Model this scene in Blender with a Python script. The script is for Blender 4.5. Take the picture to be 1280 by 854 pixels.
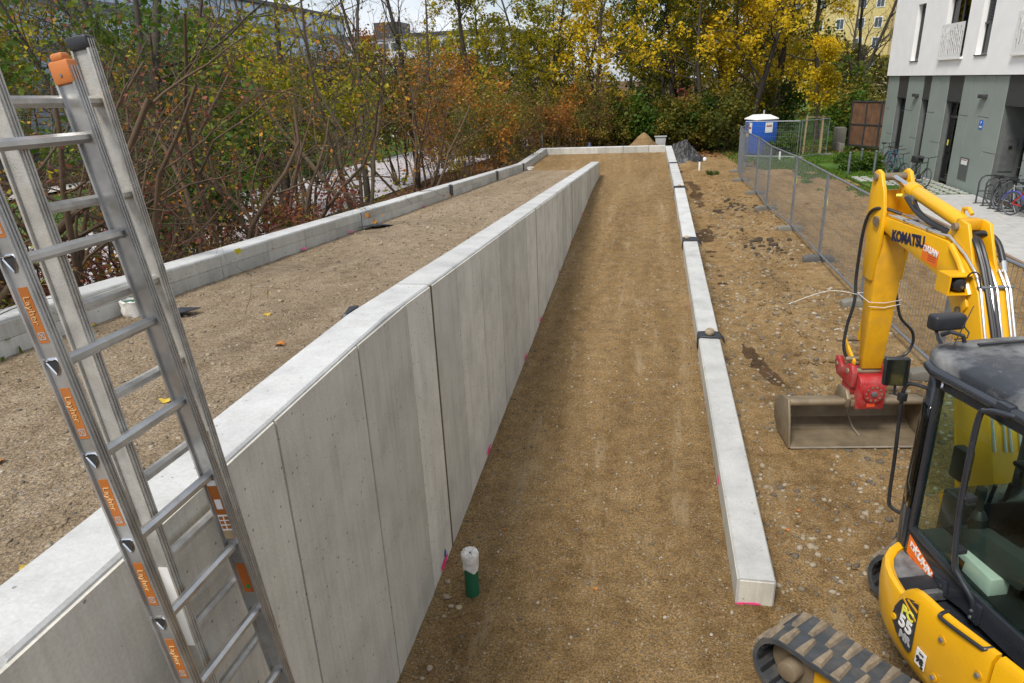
import bpy, bmesh, math, random
import numpy as np
from mathutils import Vector, Matrix

for o in list(bpy.data.objects): bpy.data.objects.remove(o)
scene = bpy.context.scene
COL = scene.collection
R = math.radians
rnd = random.Random(7)

# ------------------------------------------------------------------ camera, sky, sun, exposure
cam_d = bpy.data.cameras.new('camera'); cam = bpy.data.objects.new('camera', cam_d); COL.objects.link(cam)
cam_d.sensor_width = 36.0; cam_d.lens = 24.0; cam_d.clip_start = 0.05; cam_d.clip_end = 4000
def look(pitch, yaw, roll):
    f_h = Vector((-math.sin(yaw), math.cos(yaw), 0)); r = Vector((math.cos(yaw), math.sin(yaw), 0)); up = Vector((0, 0, 1))
    F = f_h*math.cos(pitch) - up*math.sin(pitch); U = f_h*math.sin(pitch) + up*math.cos(pitch)
    c, s = math.cos(roll), math.sin(roll)
    rr = c*r - s*U; uu = s*r + c*U
    m = Matrix.Identity(4)
    for i in range(3): m[i][0] = rr[i]; m[i][1] = uu[i]; m[i][2] = -F[i]
    return m
m = look(R(20.633), R(11.545), R(2.5)); m.translation = (0, 0, 4.2); cam.matrix_world = m
scene.camera = cam

SUN_EL, SUN_AZ = R(54), R(206)          # azimuth clockwise from +Y: veiled sun from behind the camera
world = bpy.data.worlds.new('World'); scene.world = world; world.use_nodes = True
nt = world.node_tree; nt.nodes.clear()
wo = nt.nodes.new('ShaderNodeOutputWorld'); bg = nt.nodes.new('ShaderNodeBackground'); bg.inputs[1].default_value = 0.09
sky = nt.nodes.new('ShaderNodeTexSky'); sky.sky_type = 'NISHITA'; sky.sun_disc = False
sky.sun_elevation = SUN_EL; sky.sun_rotation = SUN_AZ; sky.dust_density = 2.0
tc = nt.nodes.new('ShaderNodeTexCoord'); mp = nt.nodes.new('ShaderNodeMapping'); mp.inputs['Scale'].default_value = (1, 1, 2.6)
ns = nt.nodes.new('ShaderNodeTexNoise'); ns.inputs['Scale'].default_value = 3.2; ns.inputs['Detail'].default_value = 6
rp = nt.nodes.new('ShaderNodeValToRGB'); rp.color_ramp.elements[0].position = .34; rp.color_ramp.elements[1].position = .6
rp.color_ramp.elements[0].color = (.12, .12, .12, 1); rp.color_ramp.elements[1].color = (1, 1, 1, 1)
mx = nt.nodes.new('ShaderNodeMixRGB'); mx.inputs[2].default_value = (7.0, 7.35, 7.9, 1)
nt.links.new(tc.outputs['Generated'], mp.inputs[0]); nt.links.new(mp.outputs[0], ns.inputs['Vector']); nt.links.new(ns.outputs[0], rp.inputs[0])
nt.links.new(rp.outputs[0], mx.inputs[0]); nt.links.new(sky.outputs[0], mx.inputs[1]); nt.links.new(mx.outputs[0], bg.inputs[0]); nt.links.new(bg.outputs[0], wo.inputs[0])
sun_d = bpy.data.lights.new('sun', 'SUN'); sun_d.energy = 2.4; sun_d.angle = R(15); sun_d.color = (1, .95, .87)
sun = bpy.data.objects.new('sun', sun_d); COL.objects.link(sun); sun.location = (0, 0, 60)
sd = Vector((math.sin(SUN_AZ)*math.cos(SUN_EL), math.cos(SUN_AZ)*math.cos(SUN_EL), math.sin(SUN_EL)))
sun.rotation_euler = sd.to_track_quat('Z', 'Y').to_euler()
vs = scene.view_settings; vs.view_transform = 'Standard'; vs.look = 'None'; vs.exposure = 0.6; vs.gamma = 1.0; vs.use_curve_mapping = False

# ------------------------------------------------------------------ numeric noise
def _h(ix, iy, s):
    n = (ix.astype(np.int64)*374761393 + iy.astype(np.int64)*668265263 + s*144665) & 0x7fffffff
    n = ((n ^ (n >> 13))*1274126177) & 0x7fffffff
    return ((n ^ (n >> 16)) & 0xffff)/65535.0
def vnoise(x, y, s=0):
    x = np.asarray(x, float); y = np.asarray(y, float)
    ix = np.floor(x); iy = np.floor(y); fx = x-ix; fy = y-iy
    fx = fx*fx*(3-2*fx); fy = fy*fy*(3-2*fy)
    a = _h(ix, iy, s); b = _h(ix+1, iy, s); c = _h(ix, iy+1, s); d = _h(ix+1, iy+1, s)
    return (a+(b-a)*fx)*(1-fy) + (c+(d-c)*fx)*fy - .5
def fbm(x, y, s=0, o=4):
    v = 0; a = 1.
    for k in range(o): v = v + a*vnoise(x*2**k, y*2**k, s+k*17); a *= .5
    return v
def sstep(a, b, x): t = np.clip((np.asarray(x, float)-a)/(b-a), 0, 1); return t*t*(3-2*t)

# ------------------------------------------------------------------ materials
MATS = {}
def new_mat(name):
    m = bpy.data.materials.new(name); m.use_nodes = True; t = m.node_tree
    return m, t, t.nodes['Principled BSDF']
def nd(t, typ, **kw):
    n = t.nodes.new(typ)
    for k, v in kw.items(): setattr(n, k, v)
    return n
def ramp(t, fac, stops):
    r = nd(t, 'ShaderNodeValToRGB'); e = r.color_ramp.elements
    while len(e) > 1: e.remove(e[-1])
    for i, (p, c) in enumerate(stops):
        el = e[0] if i == 0 else e.new(p)
        el.position = p; el.color = (*c, 1)
    t.links.new(fac, r.inputs[0]); return r.outputs[0]
def coords(t, scale=(1, 1, 1), kind='Object'):
    c = nd(t, 'ShaderNodeTexCoord'); mpn = nd(t, 'ShaderNodeMapping'); mpn.inputs['Scale'].default_value = scale
    t.links.new(c.outputs[kind], mpn.inputs[0]); return mpn.outputs[0]
def wcoords(t, scale=(1, 1, 1)):
    g = nd(t, 'ShaderNodeNewGeometry'); mpn = nd(t, 'ShaderNodeMapping'); mpn.inputs['Scale'].default_value = scale
    t.links.new(g.outputs['Position'], mpn.inputs[0]); return mpn.outputs[0]
def noise(t, vec, scale, detail=4, rough=.55):
    n = nd(t, 'ShaderNodeTexNoise'); n.inputs['Scale'].default_value = scale; n.inputs['Detail'].default_value = detail; n.inputs['Roughness'].default_value = rough
    t.links.new(vec, n.inputs['Vector']); return n.outputs[0]
def mixc(t, fac, a, b, mode='MIX'):
    n = nd(t, 'ShaderNodeMixRGB', blend_type=mode)
    for i, v in ((0, fac), (1, a), (2, b)):
        if isinstance(v, (int, float)): n.inputs[i].default_value = v
        elif isinstance(v, tuple): n.inputs[i].default_value = (*v, 1)
        else: t.links.new(v, n.inputs[i])
    return n.outputs[0]
def bump(t, b, height, strength=.3, dist=.02):
    n = nd(t, 'ShaderNodeBump'); n.inputs['Strength'].default_value = strength; n.inputs['Distance'].default_value = dist
    t.links.new(height, n.inputs['Height']); t.links.new(n.outputs[0], b.inputs['Normal'])
def plain(name, col, rough=.6, metal=0., var=.12, scale=6, dirt=None, dirt_amt=.5, bstr=0., coat=0., specks=None):
    if name in MATS: return MATS[name]
    m, t, b = new_mat(name); v = wcoords(t)
    n1 = noise(t, v, scale, 5)
    lo = tuple(c*(1-var) for c in col); hi = tuple(min(1, c*(1+var)) for c in col)
    c = ramp(t, n1, [(.3, lo), (.7, hi)])
    if dirt:
        n2 = noise(t, v, scale*.7, 6, .65)
        f = ramp(t, n2, [(.52-.12*dirt_amt, (0, 0, 0)), (.78-.1*dirt_amt, (dirt_amt,)*3)])
        c = mixc(t, f, c, dirt)
        t.links.new(mixc(t, f, (rough,)*3, (.9, .9, .9)), b.inputs['Roughness'])
    else:
        t.links.new(ramp(t, n1, [(.3, (rough*.85,)*3), (.7, (min(1, rough*1.12),)*3)]), b.inputs['Roughness'])
    if specks:
        patch = ramp(t, noise(t, v, scale*1.3, 4, .6), [(.42, (0, 0, 0)), (.62, (1, 1, 1))]); sp = ramp(t, noise(t, v, scale*34, 3, .7), [(.60, (0, 0, 0)), (.68, (.6, .6, .6))])
        c = mixc(t, mixc(t, 1., patch, sp, 'MULTIPLY'), c, specks)
        scr = ramp(t, noise(t, wcoords(t, (3, 3, 40)), scale*2, 2, .8), [(.70, (0, 0, 0)), (.73, (.35, .35, .35))]); c = mixc(t, scr, c, specks)
    t.links.new(c, b.inputs['Base Color']); b.inputs['Metallic'].default_value = metal
    b.inputs['Coat Weight'].default_value = coat; b.inputs['Coat Roughness'].default_value = .12
    if bstr: bump(t, b, noise(t, v, scale*12, 3), bstr, .004)
    MATS[name] = m; return m
def dirt_mat(name, dark, mid, light, stone, stretch=(1, 1, 1), pale=None):
    m, t, b = new_mat(name); v = wcoords(t); vs_ = wcoords(t, stretch)
    big = noise(t, vs_, .9, 5, .6); med = noise(t, v, 5, 6, .7); fine = noise(t, v, 55, 4, .75)
    c = ramp(t, big, [(.33, dark), (.5, mid), (.67, light)])
    c = mixc(t, .55, c, ramp(t, med, [(.34, dark), (.5, mid), (.66, light)]))
    c = mixc(t, .9, c, ramp(t, fine, [(.36, (.42, .40, .37)), (.5, (.98, .98, .97)), (.64, (1.6, 1.57, 1.5))]), 'MULTIPLY')
    c = mixc(t, .6, c, ramp(t, noise(t, v, 135, 2, .6), [(.36, (.55, .54, .52)), (.5, (1, 1, 1)), (.64, (1.45, 1.43, 1.38))]), 'MULTIPLY')
    vor = nd(t, 'ShaderNodeTexVoronoi', feature='F1'); vor.inputs['Scale'].default_value = 46; vor.inputs['Randomness'].default_value = 1.0; t.links.new(v, vor.inputs['Vector'])
    sep = nd(t, 'ShaderNodeSeparateColor'); t.links.new(vor.outputs['Color'], sep.inputs[0])
    d = nd(t, 'ShaderNodeMath', operation='LESS_THAN'); t.links.new(vor.outputs['Distance'], d.inputs[0]); d.inputs[1].default_value = .36
    pick = nd(t, 'ShaderNodeMath', operation='GREATER_THAN'); t.links.new(sep.outputs[0], pick.inputs[0]); pick.inputs[1].default_value = .72
    mul = nd(t, 'ShaderNodeMath', operation='MULTIPLY'); t.links.new(d.outputs[0], mul.inputs[0]); t.links.new(pick.outputs[0], mul.inputs[1])
    mul2 = nd(t, 'ShaderNodeMath', operation='MULTIPLY'); t.links.new(mul.outputs[0], mul2.inputs[0]); mul2.inputs[1].default_value = .8
    sc = ramp(t, sep.outputs[1], [(0, tuple(x*.22 for x in stone)), (.35, tuple(.33*sum(stone)*.5 for x in stone)), (.7, tuple(x*.75 for x in stone)), (1, stone)])
    pm_ = mixc(t, 1., mul2.outputs[0], ramp(t, noise(t, v, 1.9, 5, .65), [(.38, (.12, .12, .12)), (.62, (1, 1, 1))]), 'MULTIPLY'); c = mixc(t, pm_, c, sc)
    if pale:
        pf = ramp(t, noise(t, vs_, 1.7, 7, .72), [(.56, (0, 0, 0)), (.7, (.7, .7, .7))]); c = mixc(t, pf, c, pale)
    t.links.new(c, b.inputs['Base Color']); b.inputs['Roughness'].default_value = .95; b.inputs['Specular IOR Level'].default_value = .15
    hsum = nd(t, 'ShaderNodeMath', operation='ADD'); t.links.new(med, hsum.inputs[0]); t.links.new(fine, hsum.inputs[1])
    h2 = nd(t, 'ShaderNodeMath', operation='ADD'); t.links.new(hsum.outputs[0], h2.inputs[0]); t.links.new(mul.outputs[0], h2.inputs[1])
    bump(t, b, h2.outputs[0], 1.0, .03)
    MATS[name] = m; return m
def concrete_mat(name, base, streak=.25, holes=True, stain=(.20, .15, .09)):
    m, t, b = new_mat(name); v = wcoords(t); vst = wcoords(t, (2.5, 2.5, .35))
    c = ramp(t, noise(t, v, 2.2, 6, .65), [(.28, tuple(x*.80 for x in base)), (.5, base), (.75, tuple(min(1, x*1.13) for x in base))])
    c = mixc(t, streak*2, c, ramp(t, noise(t, vst, 1.5, 6, .7), [(.25, (.72, .71, .69)), (.5, (1, 1, 1)), (.75, (1.14, 1.13, 1.1))]), 'MULTIPLY')
    f = ramp(t, noise(t, vst, 1.1, 5, .7), [(.60, (0, 0, 0)), (.80, (.30, .30, .30))]); c = mixc(t, f, c, stain)
    gr = ramp(t, noise(t, wcoords(t, (26, 26, .7)), 1.0, 4, .7), [(.36, (.80, .77, .70)), (.5, (1, 1, 1)), (.64, (1.10, 1.10, 1.11))]); c = mixc(t, .12 if name == 'concrete_top' else .33, c, gr, 'MULTIPLY')
    oi = nd(t, 'ShaderNodeObjectInfo'); c = mixc(t, 1., c, ramp(t, oi.outputs['Random'], [(0, (.84, .84, .83)), (1, (1.10, 1.10, 1.10))]), 'MULTIPLY')
    fine = noise(t, v, 70, 3, .6); c = mixc(t, .5, c, ramp(t, fine, [(.3, (.82, .82, .82)), (.7, (1.12, 1.12, 1.12))]), 'MULTIPLY')
    if holes:
        vor = nd(t, 'ShaderNodeTexVoronoi', feature='F1'); vor.inputs['Scale'].default_value = 21; t.links.new(v, vor.inputs['Vector'])
        sep = nd(t, 'ShaderNodeSeparateColor'); t.links.new(vor.outputs['Color'], sep.inputs[0])
        rad = nd(t, 'ShaderNodeMath', operation='MULTIPLY_ADD'); t.links.new(sep.outputs[0], rad.inputs[0]); rad.inputs[1].default_value = .38; rad.inputs[2].default_value = -.19
        lt = nd(t, 'ShaderNodeMath', operation='LESS_THAN'); t.links.new(vor.outputs['Distance'], lt.inputs[0]); t.links.new(rad.outputs[0], lt.inputs[1])
        mm = nd(t, 'ShaderNodeMath', operation='MULTIPLY'); t.links.new(lt.outputs[0], mm.inputs[0]); mm.inputs[1].default_value = .6
        c = mixc(t, mm.outputs[0], c, (.09, .085, .075))
    t.links.new(c, b.inputs['Base Color']); b.inputs['Roughness'].default_value = .88; b.inputs['Specular IOR Level'].default_value = .3
    bump(t, b, fine, .25, .005); MATS[name] = m; return m
def leaf_mat(name, stops, trans=.3):
    m, t, b = new_mat(name); a = nd(t, 'ShaderNodeAttribute', attribute_name='tint')
    oi = nd(t, 'ShaderNodeObjectInfo')
    mt = nd(t, 'ShaderNodeMath', operation='MULTIPLY_ADD'); t.links.new(oi.outputs['Random'], mt.inputs[0]); mt.inputs[1].default_value = .22; mt.inputs[2].default_value = -.11
    ad = nd(t, 'ShaderNodeMath', operation='ADD'); t.links.new(a.outputs['Fac'], ad.inputs[0]); t.links.new(mt.outputs[0], ad.inputs[1])
    c = ramp(t, ad.outputs[0], stops)
    t.links.new(c, b.inputs['Base Color']); b.inputs['Roughness'].default_value = .6; b.inputs['Specular IOR Level'].default_value = .25
    tr = nd(t, 'ShaderNodeBsdfTranslucent'); t.links.new(c, tr.inputs[0])
    ms = nd(t, 'ShaderNodeMixShader'); ms.inputs[0].default_value = trans
    t.links.new(b.outputs[0], ms.inputs[1]); t.links.new(tr.outputs[0], ms.inputs[2]); t.links.new(ms.outputs[0], t.nodes['Material Output'].inputs[0])
    MATS[name] = m; return m
def glass_mat(name, tint=(.55, .68, .62), refl=.10, rough=.02):
    m, t, b = new_mat(name); t.nodes.remove(b)
    tr = nd(t, 'ShaderNodeBsdfTransparent'); tr.inputs[0].default_value = (*tint, 1)
    gl = nd(t, 'ShaderNodeBsdfGlossy'); gl.inputs['Roughness'].default_value = rough
    fr = nd(t, 'ShaderNodeLayerWeight'); fr.inputs[0].default_value = .25
    pw_ = nd(t, 'ShaderNodeMath', operation='POWER'); pw_.inputs[1].default_value = 2.6; t.links.new(fr.outputs['Facing'], pw_.inputs[0])
    ad = nd(t, 'ShaderNodeMath', operation='ADD'); ad.inputs[1].default_value = refl; ad.use_clamp = True; t.links.new(pw_.outputs[0], ad.inputs[0])
    ms = nd(t, 'ShaderNodeMixShader'); t.links.new(ad.outputs[0], ms.inputs[0]); t.links.new(tr.outputs[0], ms.inputs[1]); t.links.new(gl.outputs[0], ms.inputs[2])
    t.links.new(ms.outputs[0], t.nodes['Material Output'].inputs[0]); MATS[name] = m; return m

M_LOW = dirt_mat('ramp_gravel', (.150, .091, .038), (.262, .170, .076), (.365, .250, .125), (.58, .51, .40), (2.0, .30, 1), pale=(.40, .31, .19))
M_UP = dirt_mat('ramp_gravel_grey', (.19, .138, .086), (.32, .245, .165), (.43, .345, .25), (.55, .51, .45), (2.0, .30, 1))
M_SITE = dirt_mat('site_earth', (.125, .074, .030), (.282, .182, .080), (.41, .285, .145), (.58, .51, .40), (1.3, .4, 1), pale=(.41, .32, .19))
M_PILE = dirt_mat('heap_earth', (.16, .10, .045), (.25, .165, .08), (.33, .23, .12), (.4, .34, .25))
M_BANK = dirt_mat('bank_litter', (.045, .030, .016), (.10, .062, .032), (.17, .09, .045), (.3, .14, .06))
M_CON = concrete_mat('concrete_face', (.60, .58, .515), .22)
M_CON2 = concrete_mat('concrete_low', (.50, .495, .455), .25)
M_TOP = concrete_mat('concrete_top', (.485, .49, .485), .25, holes=True, stain=(.30, .26, .19))
M_BLOCK = concrete_mat('concrete_block', (.19, .18, .155), .1)
M_GROOVE = plain('joint_filler', (.085, .072, .05), .9, var=.3)
M_PINK = plain('pink_paint', (.85, .05, .25), .7)
M_ALU = plain('aluminium', (.52, .52, .515), .34, metal=.85, var=.2, scale=9, dirt=(.30, .28, .24), dirt_amt=.5, specks=(.62, .61, .57))
M_ALU_D = plain('weathered_aluminium', (.50, .49, .46), .5, metal=.6, var=.2, scale=14, dirt=(.33, .29, .23), dirt_amt=.6, bstr=.3)
M_ORANGE = plain('orange_sticker', (.37, .11, .012), .5, var=.12, dirt=(.33, .2, .09), dirt_amt=.4)
M_ORPLAS = plain('orange_plastic', (.55, .17, .035), .5, dirt=(.30, .16, .07), dirt_amt=.4)
M_BLACK = plain('black_plastic', (.02, .021, .024), .42, var=.2)
M_RUBBER = plain('rubber', (.045, .052, .060), .7, var=.25, scale=9, dirt=(.20, .16, .11), dirt_amt=.4)
M_LUG = plain('muddy_rubber', (.22, .175, .12), .9, var=.3, scale=16, dirt=(.07, .07, .07), dirt_amt=.5)
M_MEMB = plain('dimple_membrane', (.022, .025, .033), .5, var=.2)
M_YEL = plain('machine_yellow', (.76, .395, .004), .34, var=.06, scale=3, dirt=(.42, .24, .04), dirt_amt=.16, coat=.25, specks=(.34, .20, .05))
M_YELM = plain('matte_machine_yellow', (.62, .315, .006), .45, var=.12, scale=7, dirt=(.30, .18, .05), dirt_amt=.3, specks=(.25, .16, .06))
M_CHAR = plain('charcoal_panel', (.024, .028, .036), .26, var=.15, scale=4, dirt=(.07, .065, .06), dirt_amt=.2, coat=.35)
M_DUSTY = plain('dusty_roof', (.030, .034, .042), .32, var=.2, scale=3.6, dirt=(.38, .38, .37), dirt_amt=.72, specks=(.3, .29, .27))
M_SEAT = plain('grey_upholstery', (.045, .052, .055), .85)
M_RED = plain('red_paint', (.36, .014, .018), .45, scale=9, dirt=(.33, .17, .14), dirt_amt=.6, specks=(.28, .2, .14))
M_STEEL = plain('worn_steel', (.24, .19, .125), .5, metal=.35, var=.3, scale=5, dirt=(.20, .155, .10), dirt_amt=.8)
M_CHROME = plain('chrome', (.75, .76, .78), .12, metal=1., var=.04)
M_PIPE_S = plain('zinc_pipe', (.62, .63, .64), .3, metal=.75, var=.08)
M_GALV = plain('galvanised_steel', (.25, .27, .30), .42, metal=.6, var=.15)
M_WHITE = plain('white_paint', (.78, .78, .77), .5, var=.04)
M_NAVY = plain('navy_print', (.012, .016, .06), .4)
M_PGREEN = plain('green_plastic', (.012, .11, .055), .45)
M_FOIL = plain('white_foil', (.72, .70, .66), .55, var=.12, scale=20, dirt=(.35, .27, .18), dirt_amt=.5)
def stone_mat(name, stops):
    m, t, b = new_mat(name); a = nd(t, 'ShaderNodeAttribute', attribute_name='tint'); v = wcoords(t)
    c = mixc(t, .6, ramp(t, a.outputs['Fac'], stops), ramp(t, noise(t, v, 60, 3), [(.35, (.7, .7, .7)), (.65, (1.25, 1.25, 1.25))]), 'MULTIPLY')
    t.links.new(c, b.inputs['Base Color']); b.inputs['Roughness'].default_value = .9; MATS[name] = m; return m
M_PEB = stone_mat('gravel_stones', [(0, (.10, .085, .065)), (.25, (.15, .12, .085)), (.5, (.22, .165, .095)), (.75, (.30, .25, .18)), (.95, (.32, .27, .20)), (1, (.40, .36, .30))])
M_STONE = plain('pebble', (.34, .27, .18), .85, var=.35, scale=11)
M_STONE2 = plain('grey_pebble', (.38, .33, .27), .85, var=.3, scale=15)
M_BLUE = plain('cabin_blue', (.008, .09, .46), .45, var=.06)
M_GREYPLAS = plain('grey_plastic', (.33, .34, .34), .6)
M_TARP = plain('black_sheeting', (.022, .022, .024), .5, var=.3, scale=3, dirt=(.09, .085, .075), dirt_amt=.4)
M_ASPH = plain('asphalt', (.46, .44, .46), .7, var=.2, scale=2.5, dirt=(.25, .17, .12), dirt_amt=.4)
M_PATH = plain('pale_path', (.50, .47, .44), .85, var=.12)
M_SLAB = plain('paving_slab', (.42, .415, .40), .85, var=.1, scale=3, bstr=.2)
M_PLASTER = plain('white_render', (.90, .90, .895), .85, var=.03, scale=2)
M_PANEL = plain('sage_cladding', (.262, .302, .278), .55, var=.05, scale=1.5)
M_ANTH = plain('anthracite', (.050, .052, .056), .45, var=.12)
M_RECESS = plain('recess_grey', (.13, .14, .135), .6)
M_GLASSD = glass_mat('window_glass', (.22, .28, .28), .05)
M_GLASSC = glass_mat('cab_glass', (.80, .88, .83), .012)
M_SKYGLASS = plain('sky_painted_glass', (.48, .60, .78), .40, metal=.3, var=.14, scale=.25)  # reflected sky is put into the pane colour as pale blue
M_CURTAIN = plain('curtain', (.45, .47, .52), .9)
M_DARKROOM = plain('dark_interior', (.03, .035, .035), .9)  # near-black colour stands in for the shade of unlit rooms
M_WOOD = plain('fence_wood', (.15, .075, .04), .75, var=.35, scale=2.5)
M_WOODL = plain('stake_wood', (.36, .26, .15), .8, var=.2)
M_BARK = plain('bark', (.085, .064, .036), .9, var=.35, scale=7, bstr=.5)
M_BARKD = plain('dark_bark', (.05, .040, .03), .9, var=.35, scale=5, bstr=.4)
M_TWIG = plain('twig', (.088, .055, .03), .8, var=.3, scale=6)
M_YHOUSE = plain('yellow_render', (.56, .45, .19), .85, var=.05, scale=.5)
M_THOUSE = plain('tan_render', (.42, .33, .20), .85, var=.06, scale=.5)
M_CARW = plain('car_paint', (.62, .66, .72), .25, var=.04, coat=.8)
M_SIGNB = plain('blue_sign', (.01, .12, .55), .5)
M_REDB = plain('bike_red', (.45, .012, .02), .35)
M_BLUB = plain('bike_blue', (.03, .14, .25), .35)
M_TYEL = plain('tag_yellow', (.80, .75, .10), .6)
M_PURP = plain('blue_purple_plastic', (.06, .07, .40), .45)
def grass_mat():
    m, t, b = new_mat('lawn'); v = wcoords(t)
    c = ramp(t, noise(t, v, .7, 5, .6), [(.3, (.035, .085, .006)), (.5, (.055, .135, .008)), (.72, (.12, .16, .018))])
    c = mixc(t, .7, c, ramp(t, noise(t, v, 18, 3, .7), [(.3, (.6, .6, .6)), (.7, (1.3, 1.3, 1.3))]), 'MULTIPLY')
    t.links.new(c, b.inputs['Base Color']); b.inputs['Roughness'].default_value = .9; bump(t, b, noise(t, v, 30, 3), .8, .04)
    MATS['lawn'] = m; return m
M_GRASS = grass_mat()
M_BLADE = leaf_mat('grass_blade', [(0, (.03, .085, .006)), (.5, (.065, .16, .012)), (1, (.16, .19, .03))], .2)
L_YEL = leaf_mat('leaf_yellow', [(0, (.22, .20, .01)), (.3, (.48, .36, .012)), (.65, (.74, .50, .015)), (1, (.82, .60, .03))], .45)
L_YGR = leaf_mat('leaf_yellow_green', [(0, (.08, .12, .01)), (.4, (.24, .25, .014)), (.7, (.50, .40, .015)), (1, (.70, .52, .02))], .42)
L_GRN = leaf_mat('leaf_green', [(0, (.025, .055, .008)), (.5, (.055, .115, .010)), (.85, (.13, .17, .016)), (1, (.30, .25, .02))], .35)
L_OLV = leaf_mat('leaf_olive', [(0, (.04, .055, .01)), (.4, (.10, .11, .014)), (.75, (.25, .18, .02)), (1, (.42, .26, .025))], .35)
L_ORG = leaf_mat('leaf_orange', [(0, (.13, .055, .014)), (.4, (.30, .12, .02)), (.75, (.52, .22, .03)), (1, (.60, .36, .04))], .4)
L_RED = leaf_mat('leaf_red', [(0, (.075, .026, .02)), (.4, (.16, .045, .032)), (.75, (.28, .09, .055)), (1, (.42, .22, .05))], .3)
L_BRN = leaf_mat('leaf_brown', [(0, (.06, .035, .016)), (.4, (.13, .07, .025)), (.75, (.24, .12, .035)), (1, (.40, .24, .04))], .3)
L_MIX = leaf_mat('leaf_litter', [(0, (.07, .03, .02)), (.4, (.18, .07, .035)), (.7, (.32, .17, .05)), (1, (.45, .32, .06))], .15)

# ------------------------------------------------------------------ mesh helpers
def rotz(a, org=(0, 0, 0)):
    mt = Matrix.Rotation(a, 4, 'Z'); mt.translation = org; return mt
class MB:
    def __init__(s, T=None): s.v = []; s.f = []; s.T = T
    def add(s, vs_, fs):
        n = len(s.v)
        s.v += [tuple(s.T @ Vector(p)) for p in vs_] if s.T is not None else [tuple(p) for p in vs_]
        s.f += [tuple(i+n for i in f) for f in fs]; return s
    def box(s, a, b):
        (x0, y0, z0), (x1, y1, z1) = a, b
        return s.add([(x0, y0, z0), (x1, y0, z0), (x1, y1, z0), (x0, y1, z0), (x0, y0, z1), (x1, y0, z1), (x1, y1, z1), (x0, y1, z1)],
                     [(0, 3, 2, 1), (4, 5, 6, 7), (0, 1, 5, 4), (1, 2, 6, 5), (2, 3, 7, 6), (3, 0, 4, 7)])
    def obox(s, c, ax, ay, az):          # centre + three half-axes
        c, ax, ay, az = Vector(c), Vector(ax), Vector(ay), Vector(az); P = []
        for k in (-1, 1):
            for i, j in ((-1, -1), (1, -1), (1, 1), (-1, 1)): P.append(c+ax*i+ay*j+az*k)
        return s.add(P, [(0, 3, 2, 1), (4, 5, 6, 7), (0, 1, 5, 4), (1, 2, 6, 5), (2, 3, 7, 6), (3, 0, 4, 7)])
    def tube(s, pts, r, n=8, cap=True):
        pts = [Vector(p) for p in pts]; rs = r if isinstance(r, (list, tuple)) else [r]*len(pts)
        P = []; F = []; prev = None
        for i, p in enumerate(pts):
            d = (pts[min(i+1, len(pts)-1)]-pts[max(i-1, 0)]).normalized()
            if prev is None:
                u = d.cross(Vector((0, 0, 1)));
                if u.length < .1: u = d.cross(Vector((1, 0, 0)))
            else: u = prev - d*prev.dot(d)
            u.normalize(); prev = u; w = d.cross(u)
            for k in range(n):
                a = 2*math.pi*k/n; P.append(p+(u*math.cos(a)+w*math.sin(a))*rs[i])
        for i in range(len(pts)-1):
            for k in range(n):
                F.append((i*n+k, i*n+(k+1) % n, (i+1)*n+(k+1) % n, (i+1)*n+k))
        if cap and n > 2: F.append(tuple(range(n))[::-1]); F.append(tuple((len(pts)-1)*n+k for k in range(n)))
        return s.add(P, F)
    def hose(s, pts, r, n=8):            # smooth bent tube through the points
        p = [Vector(q) for q in pts]; out = []
        for i in range(len(p)-1):
            a, b_, c, d = p[max(i-1, 0)], p[i], p[i+1], p[min(i+2, len(p)-1)]
            for k in range(5):
                t = k/5; out.append(.5*((2*b_)+(c-a)*t+(2*a-5*b_+4*c-d)*t*t+(3*b_-a-3*c+d)*t**3))
        return s.tube(out+[p[-1]], r, n)
    def cyl(s, a, b, r, n=16): return s.tube([a, b], r, n)
    def prism(s, poly, fn0, fn1):        # polygon of 2d points, two maps to 3d
        n = len(poly); P = [fn0(*q) for q in poly]+[fn1(*q) for q in poly]
        F = [tuple(range(n))[::-1], tuple(range(n, 2*n))]+[(i, (i+1) % n, n+(i+1) % n, n+i) for i in range(n)]
        return s.add(P, F)
    def lathe(s, prof, c=(0, 0, 0), n=20):
        P = []; F = []; c = Vector(c)
        for (r, z) in prof:
            for k in range(n): a = 2*math.pi*k/n; P.append(c+Vector((r*math.cos(a), r*math.sin(a), z)))
        for i in range(len(prof)-1):
            for k in range(n): F.append((i*n+k, i*n+(k+1) % n, (i+1)*n+(k+1) % n, (i+1)*n+k))
        F.append(tuple(range(n))[::-1]); F.append(tuple((len(prof)-1)*n+k for k in range(n)))
        return s.add(P, F)
    def build(s, name, mat, parent=None, smooth=False, bevel=0., seg=2, world=True):
        off = Vector((0, 0, 0)); p = parent
        while world and p is not None: off += p.location; p = p.parent
        me = bpy.data.meshes.new(name); me.from_pydata([tuple(Vector(q)-off) for q in s.v] if off.length else s.v, [], s.f)
        if bevel:
            bm = bmesh.new(); bm.from_mesh(me); bmesh.ops.remove_doubles(bm, verts=bm.verts, dist=1e-5)
            bmesh.ops.recalc_face_normals(bm, faces=bm.faces)
            es = [e for e in bm.edges if len(e.link_faces) == 2 and e.calc_face_angle() > .5]
            bmesh.ops.bevel(bm, geom=es, offset=bevel, segments=seg, affect='EDGES', profile=.5, clamp_overlap=True)
            bm.to_mesh(me); bm.free()
        o = mesh_obj(name, me, mat, parent)
        if smooth or bevel:
            me.polygons.foreach_set('use_smooth', [True]*len(me.polygons))
            me.set_sharp_from_angle(angle=R(38))
        return o
def mesh_obj(name, me, mat, parent=None):
    if mat is not None and not me.materials: me.materials.append(mat)
    o = bpy.data.objects.new(name, me); COL.objects.link(o)
    if parent is not None: o.parent = parent
    return o
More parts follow.
